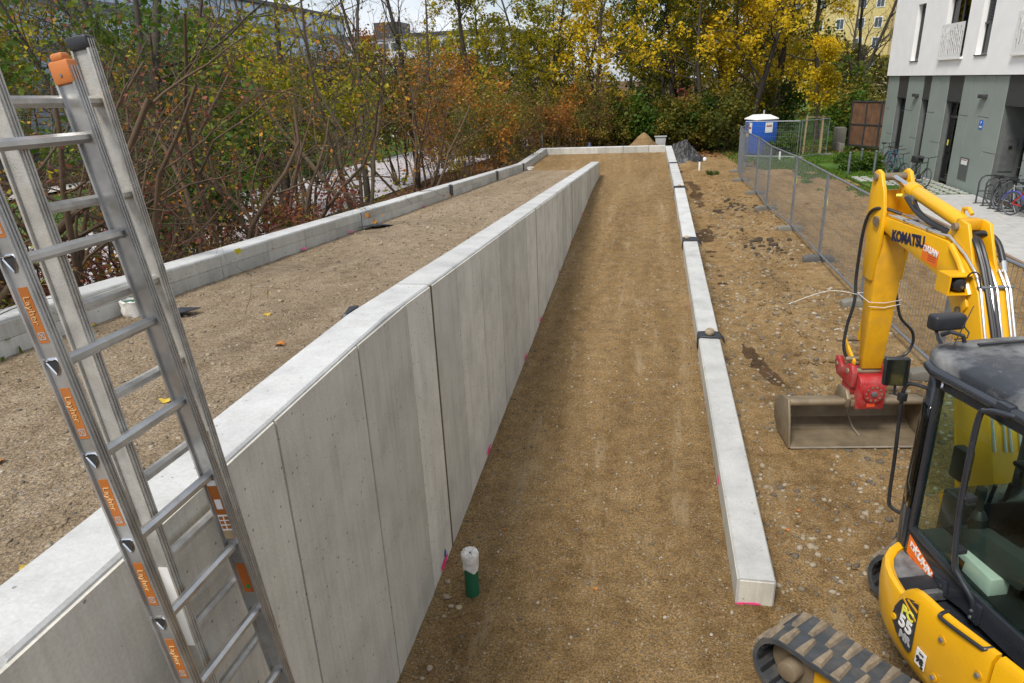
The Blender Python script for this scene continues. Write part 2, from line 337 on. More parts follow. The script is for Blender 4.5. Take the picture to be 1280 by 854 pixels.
def tag(o, label, cat, group=None):
    o['label'] = label; o['category'] = cat
    if group: o['group'] = group
    return o
def thing(name, label, cat, loc=(0, 0, 0), rz=0., group=None):
    o = bpy.data.objects.new(name, None); o.empty_display_size = .2; COL.objects.link(o); o.location = loc; o.rotation_euler = (0, 0, rz)
    return tag(o, label, cat, group)
def struct(o): o['kind'] = 'structure'; return o
def stuff(o): o['kind'] = 'stuff'; return o
def copy_tree(o, parent=None):
    c = o.copy(); COL.objects.link(c); c.parent = parent
    for ch in o.children: copy_tree(ch, c)
    return c
def grid_mesh(name, xs, ys, zf):
    X, Y = np.meshgrid(xs, ys); Z = zf(X, Y); nx, ny = len(xs), len(ys)
    V = np.stack([X, Y, Z], -1).reshape(-1, 3)
    i = np.arange(nx-1)[None, :]+np.arange(ny-1)[:, None]*nx
    Fq = np.stack([i, i+1, i+1+nx, i+nx], -1).reshape(-1, 4)
    return big_mesh(name, V, Fq, True)
def big_mesh(name, V, F, smooth=False, tint=None):
    me = bpy.data.meshes.new(name); V = np.ascontiguousarray(V, np.float32); F = np.ascontiguousarray(F, np.int32); k = F.shape[1]
    me.vertices.add(len(V)); me.vertices.foreach_set('co', V.ravel())
    me.loops.add(F.size); me.loops.foreach_set('vertex_index', F.ravel())
    me.polygons.add(len(F)); me.polygons.foreach_set('loop_start', np.arange(0, F.size, k, dtype=np.int32))
    if smooth: me.polygons.foreach_set('use_smooth', np.ones(len(F), bool))
    if tint is not None:
        a = me.attributes.new('tint', 'FLOAT', 'FACE'); a.data.foreach_set('value', np.ascontiguousarray(tint, np.float32))
    me.update(calc_edges=True); me.validate(); return me
_tc = {}
def text_mesh(txt, size, bold=.0, ext=.002):
    key = (txt, size, bold)
    if key in _tc: return _tc[key]
    cu = bpy.data.curves.new('lettering', 'FONT'); cu.body = txt; cu.size = size; cu.extrude = ext; cu.offset = bold; cu.align_x = 'CENTER'; cu.align_y = 'CENTER'
    cu.resolution_u = 3
    ob = bpy.data.objects.new('lettering', cu); COL.objects.link(ob)
    dg = bpy.context.evaluated_depsgraph_get(); me = bpy.data.meshes.new_from_object(ob.evaluated_get(dg))
    bpy.data.objects.remove(ob); bpy.data.curves.remove(cu); me.materials.clear(); _tc[key] = me; return me
def put_text(txt, size, mat, c, ux, uy, parent, bold=.0, name='lettering', sx=1.):
    # text centred at c (world axes relative to nothing rotated), baseline along ux, up along uy
    me = text_mesh(txt, size, bold).copy(); ux = Vector(ux).normalized(); uy = Vector(uy); uy = (uy-ux*uy.dot(ux)).normalized(); uz = ux.cross(uy)
    mt = Matrix((ux*sx, uy, uz)).transposed().to_4x4(); mt.translation = c; me.transform(mt)
    off = Vector((0, 0, 0)); p = parent
    while p is not None: off += p.location; p = p.parent
    me.transform(Matrix.Translation(-off)); return mesh_obj(name, me, mat, parent)
def stones(name, pts, sizes, mat, seed=1, flat=.65):
    # irregular pebbles, 12-sided, one mesh
    rg = np.random.RandomState(seed); n = len(pts)
    ph = (1+5**.5)/2
    ico = np.array([(-1, ph, 0), (1, ph, 0), (-1, -ph, 0), (1, -ph, 0), (0, -1, ph), (0, 1, ph), (0, -1, -ph), (0, 1, -ph), (ph, 0, -1), (ph, 0, 1), (-ph, 0, -1), (-ph, 0, 1)], float)/1.9
    fc = np.array([(0, 11, 5), (0, 5, 1), (0, 1, 7), (0, 7, 10), (0, 10, 11), (1, 5, 9), (5, 11, 4), (11, 10, 2), (10, 7, 6), (7, 1, 8), (3, 9, 4), (3, 4, 2), (3, 2, 6), (3, 6, 8), (3, 8, 9), (4, 9, 5), (2, 4, 11), (6, 2, 10), (8, 6, 7), (9, 8, 1)])
    V = ico[None]*(1+rg.uniform(-.28, .28, (n, 12, 1)))
    sc = rg.uniform(.6, 1.25, (n, 1, 3)); sc[:, :, 2] *= flat; V = V*sc
    a = rg.uniform(0, 6.28, n); c, s_ = np.cos(a)[:, None], np.sin(a)[:, None]
    V = np.stack([V[..., 0]*c-V[..., 1]*s_, V[..., 0]*s_+V[..., 1]*c, V[..., 2]], -1)*np.asarray(sizes)[:, None, None]+np.asarray(pts)[:, None, :]
    F = (fc[None]+np.arange(n)[:, None, None]*12).reshape(-1, 3)
    return mesh_obj(name, big_mesh(name, V.reshape(-1, 3), F, False, np.repeat(rg.uniform(0, 1, n), 20)), mat)

# ------------------------------------------------------------------ ground levels of the place
def wall_top(y): return 2.72-.062*(max(y, 4.3)-4.3) if y < 31 else 2.72-.062*(31-4.3)
LAND = .80
def up_z(y): y = np.asarray(y, float); return np.maximum(2.32-.062*np.maximum(y-4.3, 0), LAND)
def low_z(y):
    y = np.asarray(y, float); return np.interp(y, [-5, 4.6, 10, 15, 20, 23, 40], [-.10, -.03, .22, .46, .68, .79, LAND])
def site_z(x, y): return -.30*sstep(30, 43, y)-.02
def bank_z(x, y):
    x = np.asarray(x, float); t = sstep(-5.2, -11.5, x); top = np.interp(y, [-10, 0, 30, 45], [1.5, 1.4, .3, -.35])
    return top*(1-t)+(-.45)*t
# base ground sheet reaching the horizon
def ground_z(X, Y):
    g = np.where(X < -5.25, bank_z(X, Y), site_z(X, Y))-.05
    return g + .06*fbm(X*.15, Y*.15, 3)*(np.hypot(X, Y) > 45)
gx = np.concatenate([[-1500, -600, -250, -120, -80, -60, -50], np.arange(-44, -4.9, 1.2), np.arange(-4.4, 30, 2.), [40, 60, 100, 200, 500, 1500]])
gy = np.concatenate([[-600, -150, -60, -30, -15], np.arange(-8, 60, 1.5), [65, 75, 90, 120, 180, 300, 700, 2000]])
struct(mesh_obj('ground', grid_mesh('ground', gx, gy, ground_z), M_BANK))

# lower ramp (right lane and landing)
def low_h(X, Y):
    z = low_z(Y)+.012*fbm(X*1.6, Y*.5, 5)+.008*fbm(X*9, Y*9, 6, 3)
    for xc, w, a in ((-.95, .15, .018), (.38, .15, .018), (-.5, .07, .010), (-.12, .08, .012), (.1, .05, .010)):
        xx = X-xc-.07*np.sin(Y*.45+xc*5); z = z-a*np.exp(-(xx/w)**2)*(.9+1.4*vnoise(Y*.8, X*0+xc*9, 4))+.005*np.exp(-(xx/w)**4)*np.sin(Y*52+xx*18)*(vnoise(Y*.5, X*0+xc, 14) > -.1)
    return z+.02*np.exp(-((X+1.72)/.1)**2)*(Y < 26.5)
yl = np.concatenate([np.arange(-3.5, 9, .045), np.arange(9, 20, .1), np.arange(20, 35.5, .2)])
struct(mesh_obj('lower_ramp', grid_mesh('lower_ramp', np.arange(-1.80, .97, .045), yl, low_h), M_LOW))
def up_h(X, Y):
    z = up_z(Y)+.016*fbm(X*1.3, Y*.6, 9)+.011*fbm(X*8, Y*8, 10, 3)
    for xc, w, a in ((-4.2, .14, .016), (-2.85, .14, .016), (-3.6, .1, .01)):
        xx = X-xc-.08*np.sin(Y*.4+xc); z = z-a*np.exp(-(xx/w)**2)*(.6+vnoise(Y*.9, X*0+xc*7, 8))
    return z
struct(mesh_obj('upper_ramp', grid_mesh('upper_ramp', np.arange(-5.1, -1.98, .05), np.concatenate([np.arange(-3, 10, .06), np.arange(10, 28.75, .14)]), up_h), M_UP))
def land_h(X, Y): return LAND+.012*fbm(X*1.6, Y*.5, 5)+.008*fbm(X*9, Y*9, 6, 3)-.004
struct(mesh_obj('landing', grid_mesh('landing', np.concatenate([np.arange(-5.1, -1.8, .12), [-1.77]]), np.concatenate([np.arange(26.4, 35.45, .12)]), lambda X, Y: np.where(X > -2.1, land_h(X, Y), np.where(Y < 28.0, LAND-.3, land_h(X, Y)))), M_LOW))
# site earth to the right of the kerb
def site_h(X, Y):
    z = site_z(X, Y)+.035*fbm(X*.7, Y*.4, 21)+.022*fbm(X*3, Y*3, 22, 4)
    xr = 2.75+.25*np.sin(Y*.3)+.12*np.sin(Y*.9)-.2*sstep(20, 34, Y)     # loose ridge along the wheel track
    near = sstep(7.5, 10, Y)
    z = z+near*.10*np.exp(-((X-xr)/.22)**2)*(.5+1.2*np.abs(fbm(X*5, Y*4, 24)))
    z = z-near*.05*np.exp(-((X-xr+.9)/.45)**2)
    z = z-.035*np.exp(-((X-5.4)/.3)**2)-.035*np.exp(-((X-6.9)/.3)**2)
    z = z-.06*np.exp(-(((X-1.95)/.25)**2+((Y-5.55)/.14)**2))
    return z
xs_ = np.concatenate([np.arange(.9, 4.2, .06), np.arange(4.2, 8.25, .14)]); ys_ = np.concatenate([np.arange(-2, 9, .07), np.arange(9, 22, .12), np.arange(22, 45, .22)])
struct(mesh_obj('building_site', grid_mesh('building_site', xs_, ys_, site_h), M_SITE))

# pebbles lying loose
rg = np.random.RandomState(5)
def scatter(n, x0, x1, y0, y1, hf, smin, smax, name, mat, pw=2.2, seed=1, yp=1.6, mask=None):
    x = rg.uniform(x0, x1, n); y = y0+(y1-y0)*rg.uniform(0, 1, n)**yp
    if mask is not None: k = mask(x, y); x = x[k]; y = y[k]
    s = smin+(smax-smin)*rg.uniform(0, 1, len(x))**pw*(.6+.5*np.minimum(y/10, 1.2))
    z = hf(x, y)+s*.08
    return stuff(stones(name, np.stack([x, y, z], -1), s, mat, seed))
tag(scatter(24000, -1.74, .84, -1, 26, low_h, .003, .024, 'gravel', M_PEB, 8, 2), 'fine tan gravel strewn over the lower ramp', 'gravel')
tag(scatter(20000, -4.98, -2.08, 1, 24, up_h, .003, .026, 'gravel', M_PEB, 7., 3), 'grey gravel strewn over the upper ramp', 'gravel')
tag(scatter(30000, 1.18, 4.6, 2.4, 26, site_h, .003, .045, 'gravel', M_PEB, 8, 4, 1.7, lambda x, y: vnoise(x*1.1, y*.8, 31) > -.22), 'pale gravel and clods on the earth beside the kerb', 'gravel')

# left bank, road, lawns
def bank_h(X, Y): return bank_z(X, Y)+.08*fbm(X*.8, Y*.8, 40)
struct(mesh_obj('embankment', grid_mesh('embankment', np.arange(-12.5, -5.2, .35), np.arange(-6, 46, .4), bank_h), M_BANK))
def strip_sheet(name, cl, w0, w1, z, mat):        # sheet along a centre line
    V = []; F = []
    for i, (x, y) in enumerate(cl): V += [(x+w0, y, z), (x+w1, y, z)]
    for i in range(len(cl)-1): F.append((2*i, 2*i+1, 2*i+3, 2*i+2))
    b = MB(); b.add(V, F); return struct(b.build(name, mat))
rl = [(-17.5, -20), (-17.3, 10), (-16.8, 25), (-15.5, 40), (-13.5, 55), (-10, 75), (-6, 95)]
strip_sheet('road', rl, -4.2, 4.2, -.42, M_ASPH)
strip_sheet('grass_verge', rl, -15, -4.2, -.40, M_GRASS)
strip_sheet('footpath', [(-34.8, 5), (-33.7, 33.8), (-31.4, 44), (-30.3, 52), (-27.8, 62), (-26, 75), (-23.5, 92), (-20, 130)], -1.3, 1.3, -.36, M_PATH)
b = MB(); b.add([(4, 45.0, -.335), (90, 45.0, -.335), (90, 170, -.3), (4, 170, -.3)], [(0, 1, 2, 3)]); b.add([(8.25, 31.5, -.02), (10.98, 31.5, -.02), (10.98, 36.9, -.1), (8.25, 36.9, -.1)], [(0, 1, 2, 3)])
b.add([(7.6, 36.9, -.14), (14, 36.9, -.14), (14, 45.1, -.325), (5.2, 45.1, -.325)], [(0, 1, 2, 3)]); struct(b.build('lawn', M_GRASS))
def grass(name, label, n, x0, x1, y0, y1, zf, h, seed, dens=None):
    g = np.random.RandomState(seed); x = g.uniform(x0, x1, n); y = g.uniform(y0, y1, n)
    if dens is not None: k = dens(x, y); x, y = x[k], y[k]
    n = len(x); z = zf(x, y); a = g.uniform(0, 6.28, n); hh = h*g.uniform(.5, 1.3, n); w = .012+.004*y/10
    lean = g.uniform(-.5, .5, (n, 2))*hh[:, None]
    V = np.stack([np.stack([x-w*np.cos(a), y-w*np.sin(a), z], -1), np.stack([x+w*np.cos(a), y+w*np.sin(a), z], -1), np.stack([x+lean[:, 0], y+lean[:, 1], z+hh], -1)], 1).reshape(-1, 3)
    o = mesh_obj(name, big_mesh(name, V, np.arange(3*n).reshape(-1, 3), tint=g.uniform(0, 1, n)), M_BLADE); return tag(stuff(o), label, 'grass')
grass('grass', 'short green grass in front of the bike stands', 26000, 5.4, 10.95, 26.2, 38.5, lambda x, y: -.03-.16*sstep(31, 38, y), .085, 3, lambda x, y: fbm(x*1.1, y*.9, 8, 3) > .75-1.1*sstep(5.2, 8.8, x)-.9*sstep(30, 37.5, y))
grass('grass', 'green lawn behind the blue toilet cabin', 14000, 4.5, 14, 38, 58, lambda x, y: -.33+.0*x+.18*(1-sstep(37, 45, y)), .12, 4)
grass('grass', 'grass verge between road and footpath', 9000, -31, -19, 24, 60, lambda x, y: -.40+0*x, .16, 5)

# ------------------------------------------------------------------ walls
def wall_run(th, segs, x0, x1, topf, zbot, mat, ch=.014):
    # segments along Y, each one part, chamfered top edges
    for (a, b_) in segs:
        st_ = .05 if a < 12 else .25
        ys = np.unique(np.round(np.concatenate([[a], np.arange(a+st_, b_-st_/2, st_), [b_], [y for y in (4.3, 28.5) if a < y < b_]]), 3))
        m_ = MB(); P = []; F = []
        ch0 = ch
        for y in ys:
            z = topf(y)+.004*float(fbm(np.array(y*.7), np.array(x0*9.), 3, 3)); e = float(fbm(np.array(y*6.), np.array(x0*3.), 5, 3)); ch = ch0*(.75+.5*abs(e)+(2.2 if e > .52 else 0)); P += [(x0, y, zbot), (x0, y, z-ch), (x0+ch, y, z), (x1-ch, y, z), (x1, y, z-ch), (x1, y, zbot)]
        for i in range(len(ys)-1):
            for k in range(5): F.append((i*6+k, i*6+k+1, (i+1)*6+k+1, (i+1)*6+k))
        n = len(ys)-1; F += [(5, 4, 3, 2, 1, 0), tuple(n*6+k for k in range(6))]
        m_.add(P, F); m_.build('wall_segment', mat, th)
def face_panel(th, x, dx, y0, y1, zb, ztf, mat, g=.004):
    m_ = MB(); a, b_ = y0+g, y1-g
    m_.add([(x, a, zb), (x, b_, zb), (x, b_, ztf(b_)), (x, a, ztf(a)), (x+dx, a+.002, zb), (x+dx, b_-.002, zb), (x+dx, b_-.002, ztf(b_)-.002), (x+dx, a+.002, ztf(a)-.002)],
           [(4, 5, 6, 7), (0, 1, 5, 4), (1, 2, 6, 5), (2, 3, 7, 6), (3, 0, 4, 7)])
    if dx < 0: m_.f = [f[::-1] for f in m_.f]
    return m_.build('panel', mat, th)
mw = thing('retaining_wall', 'tall board-marked concrete wall between the two ramps', 'wall', (-1.92, 12, 0))
J = [-2.5, 5.3, 11.0, 16.6, 22.0, 26.6]
wall_run(mw, [(J[i]+.014, J[i+1]-.014) for i in range(5)], -2.07, -1.772, wall_top, -.5, M_TOP)
pl = [-2.5, -1.5, -.6, .1, .95, 1.8, 2.72, 3.75, 4.68, 5.3, 6.1, 7.1, 8.1, 9.0, 10.05, 11.0]
y = 11.0
while y < 26.2: y += rnd.choice((.85, 1.0, 1.05, .7)); pl.append(min(y, 26.6))
if pl[-1] < 26.6: pl.append(26.6)
for i in range(len(pl)-1):
    if pl[i+1]-pl[i] < .2: continue
    face_panel(mw, -1.772, .013+rnd.uniform(-.002, .002), pl[i], pl[i+1], -.5, lambda y: wall_top(y)-.02, M_CON, .0075)
for j in J[1:-1]:
    b = MB(); b.box((-2.05, j-.016, -.4), (-1.757, j+.016, wall_top(j)-.012)); b.build('joint_filler', plain('rusty_filler', (.10, .075, .035), .9), mw)
for i in range(5):
    b = MB(); ya, yb = J[i]+.03, J[i+1]-.03; n_ = 6; P = []; F = []
    for k in range(n_+1): yq = ya+(yb-ya)*k/n_; P += [(-1.7695, yq, -.4), (-1.7695, yq, wall_top(yq)-.026)]
    for k in range(n_): F.append((2*k, 2*k+2, 2*k+3, 2*k+1))
    b.add(P, F); b.build('joint_backing', M_GROOVE, mw)
hole = MB(); hole.lathe([(.03, 0), (.027, .002), (.013, .003)], n=12); hm = None  # raised disc; the shade inside a tie hole is its dark colour
for i in range(len(pl)-1):
    for zz in (.55, 1.45, 2.2):
        yc = (pl[i]+pl[i+1])/2+rnd.uniform(-.25, .25)
        if i % 2 == (zz > 1) or zz > wall_top(yc)-.3 or zz < float(low_z(yc))+.25 or yc > 22: continue
        if hm is None: o = hole.build('tie_hole_disc', plain('hole_shade', (.13, .125, .11), .9), mw); hm = o.data
        else: o = mesh_obj('tie_hole_disc', hm, None, mw)
        o.rotation_euler = (0, R(90), 0); o.location = Vector((-1.7565, yc, zz))-mw.location
def paint(th, c, ax, ay, name='paint_mark', mat=None, seed=0):
    g = random.Random(seed); n = 14; m_ = MB(); c, ax, ay = Vector(c), Vector(ax), Vector(ay); P = []
    for k in range(n):
        a = 2*math.pi*k/n; q = g.uniform(.6, 1.05); P.append(c+ax*math.cos(a)*q+ay*math.sin(a)*q)
    up = ax.cross(ay).normalized()*.0015
    m_.add(P+[p+up for p in P], [tuple(range(n, 2*n)), tuple(range(n))[::-1]]+[(k, (k+1) % n, n+(k+1) % n, n+k) for k in range(n)]); return m_.build(name, mat or M_PINK, th)
for k, yy in enumerate((5.0, 6.95, 9.6, 11.2, 13.9, 16.3, 19.3)):
    paint(mw, (-1.756, yy, float(low_z(yy))+.06), (0, .12, .005), (0, 0, .045), seed=k)
paint(mw, (-1.755, 5.05, .12), (0, .03, 0), (0, 0, .05), mat=M_SIGNB, seed=30)

lw = thing('low_wall', 'long low concrete parapet along the bushes, left of the upper ramp', 'wall', (-5.15, 15, 0))
ltop = lambda y: float(up_z(y))+.30
LJ = [-1.5, 6.15, 11.5, 17.4, 23.2, 28.6, 35.62]
wall_run(lw, [(LJ[i]+.01, LJ[i+1]-.01) for i in range(6)], -5.32, -5.012, ltop, -.3, M_TOP)
for i in range(6):
    n = max(4, int((LJ[i+1]-LJ[i])/1.05)); w = (LJ[i+1]-LJ[i])/n
    for k in range(n):
        y0, y1 = LJ[i]+k*w+(.012 if k == 0 else 0), LJ[i]+(k+1)*w-(.012 if k == n-1 else 0)
        if y1 > 35.3: y1 = 35.3
        if y0 > 35: continue
        zmid = lambda y: ltop(y)-.15
        face_panel(lw, -5.012, .01+rnd.uniform(-.001, .001), y0, y1, -.1, lambda y: zmid(y)-.003, M_CON2)
        m_ = MB(); g = .004; a, b_ = y0+g, y1-g; x, dx = -5.012, .0105
        m_.add([(x, a, zmid(a)), (x, b_, zmid(b_)), (x, b_, ltop(b_)-.02), (x, a, ltop(a)-.02), (x+dx, a, zmid(a)), (x+dx, b_, zmid(b_)), (x+dx, b_, ltop(b_)-.02), (x+dx, a, ltop(a)-.02)], [(4, 5, 6, 7), (0, 1, 5, 4), (1, 2, 6, 5), (2, 3, 7, 6), (3, 0, 4, 7)])
        m_.build('panel', M_CON2, lw)
for j in LJ[1:-1]:
    b = MB(); b.box((-5.3, j-.009, 0), (-5.0, j+.009, ltop(j)-.01)); b.build('joint_filler', M_GROOVE, lw)
for k, yy in enumerate((5.05, 9.2, 10.9, 15.0)): paint(lw, (-4.96, yy, float(up_z(yy))+.035), (0, .07, 0), (.03, 0, -.006), seed=50+k)

bw = thing('low_wall', 'low concrete wall closing the far end of the landing', 'wall', (-2, 35.45, 0))
for (a, b_) in ((-5.0, -1.2), (-1.18, .05), (.07, .84)):
    m_ = MB(); m_.prism([(35.3, 0), (35.62, 0), (35.62, LAND+.285), (35.606, LAND+.30), (35.314, LAND+.30), (35.3, LAND+.285)], lambda y, z: (a, y, z), lambda y, z: (b_, y, z)); m_.build('wall_segment', M_TOP, bw)
    n = max(1, int((b_-a)/1.1)); w = (b_-a)/n
    for k in range(n):
        m_ = MB(); m_.box((a+k*w+.006, 35.29, .5), (a+(k+1)*w-.006, 35.3, LAND+.28)); m_.build('panel', M_CON2, bw)

kb = thing('kerb_wall', 'low concrete kerb wall of long blocks, right of the lower ramp', 'wall', (1.0, 18, 0))
ktop = lambda y: float(low_z(y))+.26
KJ = [4.9, 10.15, 15.7, 22.0, 28.2, 35.6]
wall_run(kb, [(KJ[i]+.01, KJ[i+1]-.01) for i in range(5)], .85, 1.15, ktop, -.35, M_TOP)
for i in range(5):
    n = 3; w = (KJ[i+1]-KJ[i])/n
    for k in range(n): face_panel(kb, .85, -.008, KJ[i]+k*w+(.012 if k == 0 else 0), KJ[i]+(k+1)*w-(.012 if k == 2 else 0), -.3, lambda y: ktop(y)-.018, M_CON2)
m_ = MB(); m_.box((.862, 4.898, -.3), (1.138, 4.91, ktop(4.9)-.02)); m_.build('end_face', M_CON, kb)
for k, yy in enumerate((6.6, 12.0, 18, 20.2)): paint(kb, (.84, yy, float(low_z(yy))+.09), (0, .11, .003), (0, 0, -.05), seed=70+k)
paint(kb, (.95, 4.895, -.005), (.13, 0, .004), (0, 0, .018), seed=80)

# black dimple membrane strips over the kerb joints, a stone on each
def membrane(y, w, ov, label, seed):
    g = random.Random(seed); m_ = MB(); path = [(.835, -.20-ov*.2), (.838, -.05), (.845, .008), (.9, .013), (1.0, .016), (1.1, .013), (1.158, .008), (1.18, -.02), (1.20+ov, -.05-ov)]
    P = []; F = []; n = len(path); z0 = ktop(y)
    for j, yy in enumerate((-w, -w/3, w/3, w)):
        for (x, z) in path: P.append((x+g.uniform(-.006, .006), y+yy+g.uniform(-.012, .012), z0+z+.0025+g.uniform(0, .006)+.05*yy))
    for j in range(3):
        for k in range(n-1): F.append((j*n+k, j*n+k+1, (j+1)*n+k+1, (j+1)*n+k))
    m_.add(P, F); o = m_.build('membrane_strip', M_MEMB, None, True); tag(o, label, 'membrane', 'membrane strips on the kerb joints')
    md = o.modifiers.new('thick', 'SOLIDIFY'); md.thickness = .006; md.offset = 1
    return o
membrane(10.15, .12, .03, 'black membrane strip draped over the kerb joint nearest the camera', 1)
membrane(15.7, .16, .05, 'black membrane strip on the kerb, second joint from the camera', 2)
membrane(22.0, .13, .05, 'black membrane strip on the kerb, third joint from the camera', 3)
membrane(28.2, .10, .0, 'black membrane strip on the kerb joint farthest from the camera', 4)
def cobble(name, label, loc, s, seed, mat=M_STONE, group='stones weighing down the strips'):
    g = random.Random(seed); bm = bmesh.new(); bmesh.ops.create_icosphere(bm, subdivisions=2, radius=1)
    for v in bm.verts:
        q = v.co; f = 1+.16*math.sin(q.x*2.3+seed)+.12*math.sin(q.y*3.1+seed*2)+g.uniform(-.03, .03)
        v.co = Vector((q.x*s[0]*f, q.y*s[1]*f, q.z*s[2]*f))
    me = bpy.data.meshes.new(name); bm.to_mesh(me); bm.free(); me.polygons.foreach_set('use_smooth', [True]*len(me.polygons))
    o = mesh_obj(name, me, mat); o.location = loc; return tag(o, label, 'stone', group)
cobble('stone', 'tan rounded stone on the nearest membrane strip', (1.0, 10.15, ktop(10.15)+.062), (.075, .1, .05), 1)
cobble('stone', 'small tan stone on the second membrane strip', (.93, 15.72, ktop(15.7)+.05), (.06, .06, .04), 2)
cobble('stone', 'tiny pale stone on the third membrane strip', (1.0, 22.0, ktop(22)+.05), (.05, .06, .035), 3)
for k, (x, y, s) in enumerate(((-1.63, 4.62, .036), (-1.57, 4.53, .026), (-1.50, 4.52, .032), (-1.60, 4.40, .020), (-1.67, 4.80, .028), (-1.55, 3.85, .03), (-1.58, 3.75, .02))):
    cobble('stone', ['large beige stone between the wall and the green pipe', 'beige stone just left of the green pipe foot', 'beige stone in front of the green pipe foot', 'small beige stone lowest of the cluster by the pipe', 'beige stone touching the wall behind the pipe', 'upper of two beige stones below the green pipe', 'lower of two beige stones below the green pipe'][k], (x, y, float(low_h(np.array(x), np.array(y)))+s*.4), (s, s*.8, s*.6), 10+k, M_STONE, 'stones around the green pipe')

# ------------------------------------------------------------------ small site things on the ramps
pp = thing('drain_pipe', 'green plastic pipe stub with a white wrapped top, by the tall wall', 'pipe', (-1.42, 4.72, -.06))
b = MB(); b.lathe([(.062, 0), (.062, .40), (.066, .405), (.066, .43)], pp.location, 24); b.build('pipe', M_PGREEN, pp, True)
b = MB(); g = random.Random(4); prof = []
nn = 24; P = []; F = []
for i, (r, z) in enumerate(((.068, .31), (.071, .335), (.069, .37), (.073, .41), (.079, .45), (.074, .475), (.045, .482), (.01, .474))):
    for k in range(nn): a = 2*math.pi*k/nn; q = r*(1+g.uniform(-.05, .07)); P.append((pp.location.x+q*math.cos(a), pp.location.y+q*math.sin(a), pp.location.z+z+g.uniform(-.008, .008)+(.02*math.sin(3*a+1) if i == 0 else 0)))
for i in range(7):
    for k in range(nn): F.append((i*nn+k, i*nn+(k+1) % nn, (i+1)*nn+(k+1) % nn, (i+1)*nn+k))
b.add(P, F); b.build('wrapping', M_FOIL, pp)
def sack(name, label, loc, r, h, seed, inner=True):
    t_ = thing(name, label, 'sack', loc); g = random.Random(seed); P = []; F = []; n = 20; b = MB()
    rows = ((.75, 0), (1.0, .12), (1.05, .4), (.98, .75), (1.08, 1.0), (.9, 1.02), (.8, .8))
    for i, (q, z) in enumerate(rows):
        for k in range(n): a = 2*math.pi*k/n; f = q*r*(1+g.uniform(-.07, .07)); P.append((loc[0]+f*math.cos(a), loc[1]+f*math.sin(a), loc[2]+h*z+g.uniform(-.012, .012)*(i > 0)))
    for i in range(len(rows)-1):
        for k in range(n): F.append((i*n+k, i*n+(k+1) % n, (i+1)*n+(k+1) % n, (i+1)*n+k))
    b.add(P, F); b.build('sack_body', M_FOIL, t_, True)
    if inner:
        b = MB(); b.lathe([(r*.85, h*.7), (r*.8, h*.92), (r*.3, h*1.0)], loc, 14); b.build('green_lining', M_PGREEN, t_, True)
    return t_
sack('sack', 'small white sack with a green lining beside the low wall', (-4.84, 5.48, float(up_z(5.48))), .095, .16, 3)
sack('sack', 'crumpled white wrapping at the bend of the low wall', (-4.8, 28.9, LAND), .13, .12, 9, False)
def mat_piece(label, pts, z, dz, seed):
    g = random.Random(seed); P = [Vector((x, y, z(x, y)+.012+g.uniform(0, dz))) for x, y in pts]; n = len(P); c = sum(P, Vector())/n+Vector((0, 0, dz*.8))
    b = MB(); b.add(P+[c], [(i, (i+1) % n, n) for i in range(n)]); o = b.build('membrane_piece', M_MEMB); tag(o, label, 'membrane', 'loose membrane pieces on the upper ramp')
    md = o.modifiers.new('thick', 'SOLIDIFY'); md.thickness = .009; return o
uz = lambda x, y: float(up_z(y))
mat_piece('black membrane scrap lying on the upper ramp behind the ladder', [(-4.50, 5.42), (-4.28, 5.50), (-4.25, 5.68), (-4.53, 5.68)], uz, .05, 1)
mat_piece('black membrane scrap by the low wall beyond the ladder', [(-4.95, 11.2), (-4.62, 11.5), (-4.55, 11.9), (-4.93, 11.75)], uz, .06, 2)
for k, (yy, lab) in enumerate(((17.4, 'black membrane flap over a joint midway along the low wall'), (23.2, 'black membrane flap over the far joint of the low wall'), (28.4, 'black membrane flap at the corner where the landing begins'))):
    b = MB(); z0 = ltop(yy); b.obox((-4.985, yy, z0-.14), (.008, 0, 0), (0, .13, 0), (0, 0, .13)); b.obox((-5.02, yy, z0+.008), (.035, 0, 0), (0, .12, 0), (0, 0, .004))
    tag(b.build('membrane_strip', M_MEMB, None, bevel=.003), lab, 'membrane', 'membrane flaps on the low wall')
b = MB(); b.tube([(-2.18, 4.35, 2.36), (-2.20, 4.55, 2.62), (-2.22, 4.75, 2.60), (-2.3, 5.0, 2.45)], .025, 6); b.obox((-2.22, 4.6, 2.55), (.03, .02, 0), (-.02, .2, .03), (0, 0, .04)); tag(b.build('membrane_piece', M_MEMB, None, True), 'black membrane edge poking up behind the tall wall', 'membrane')

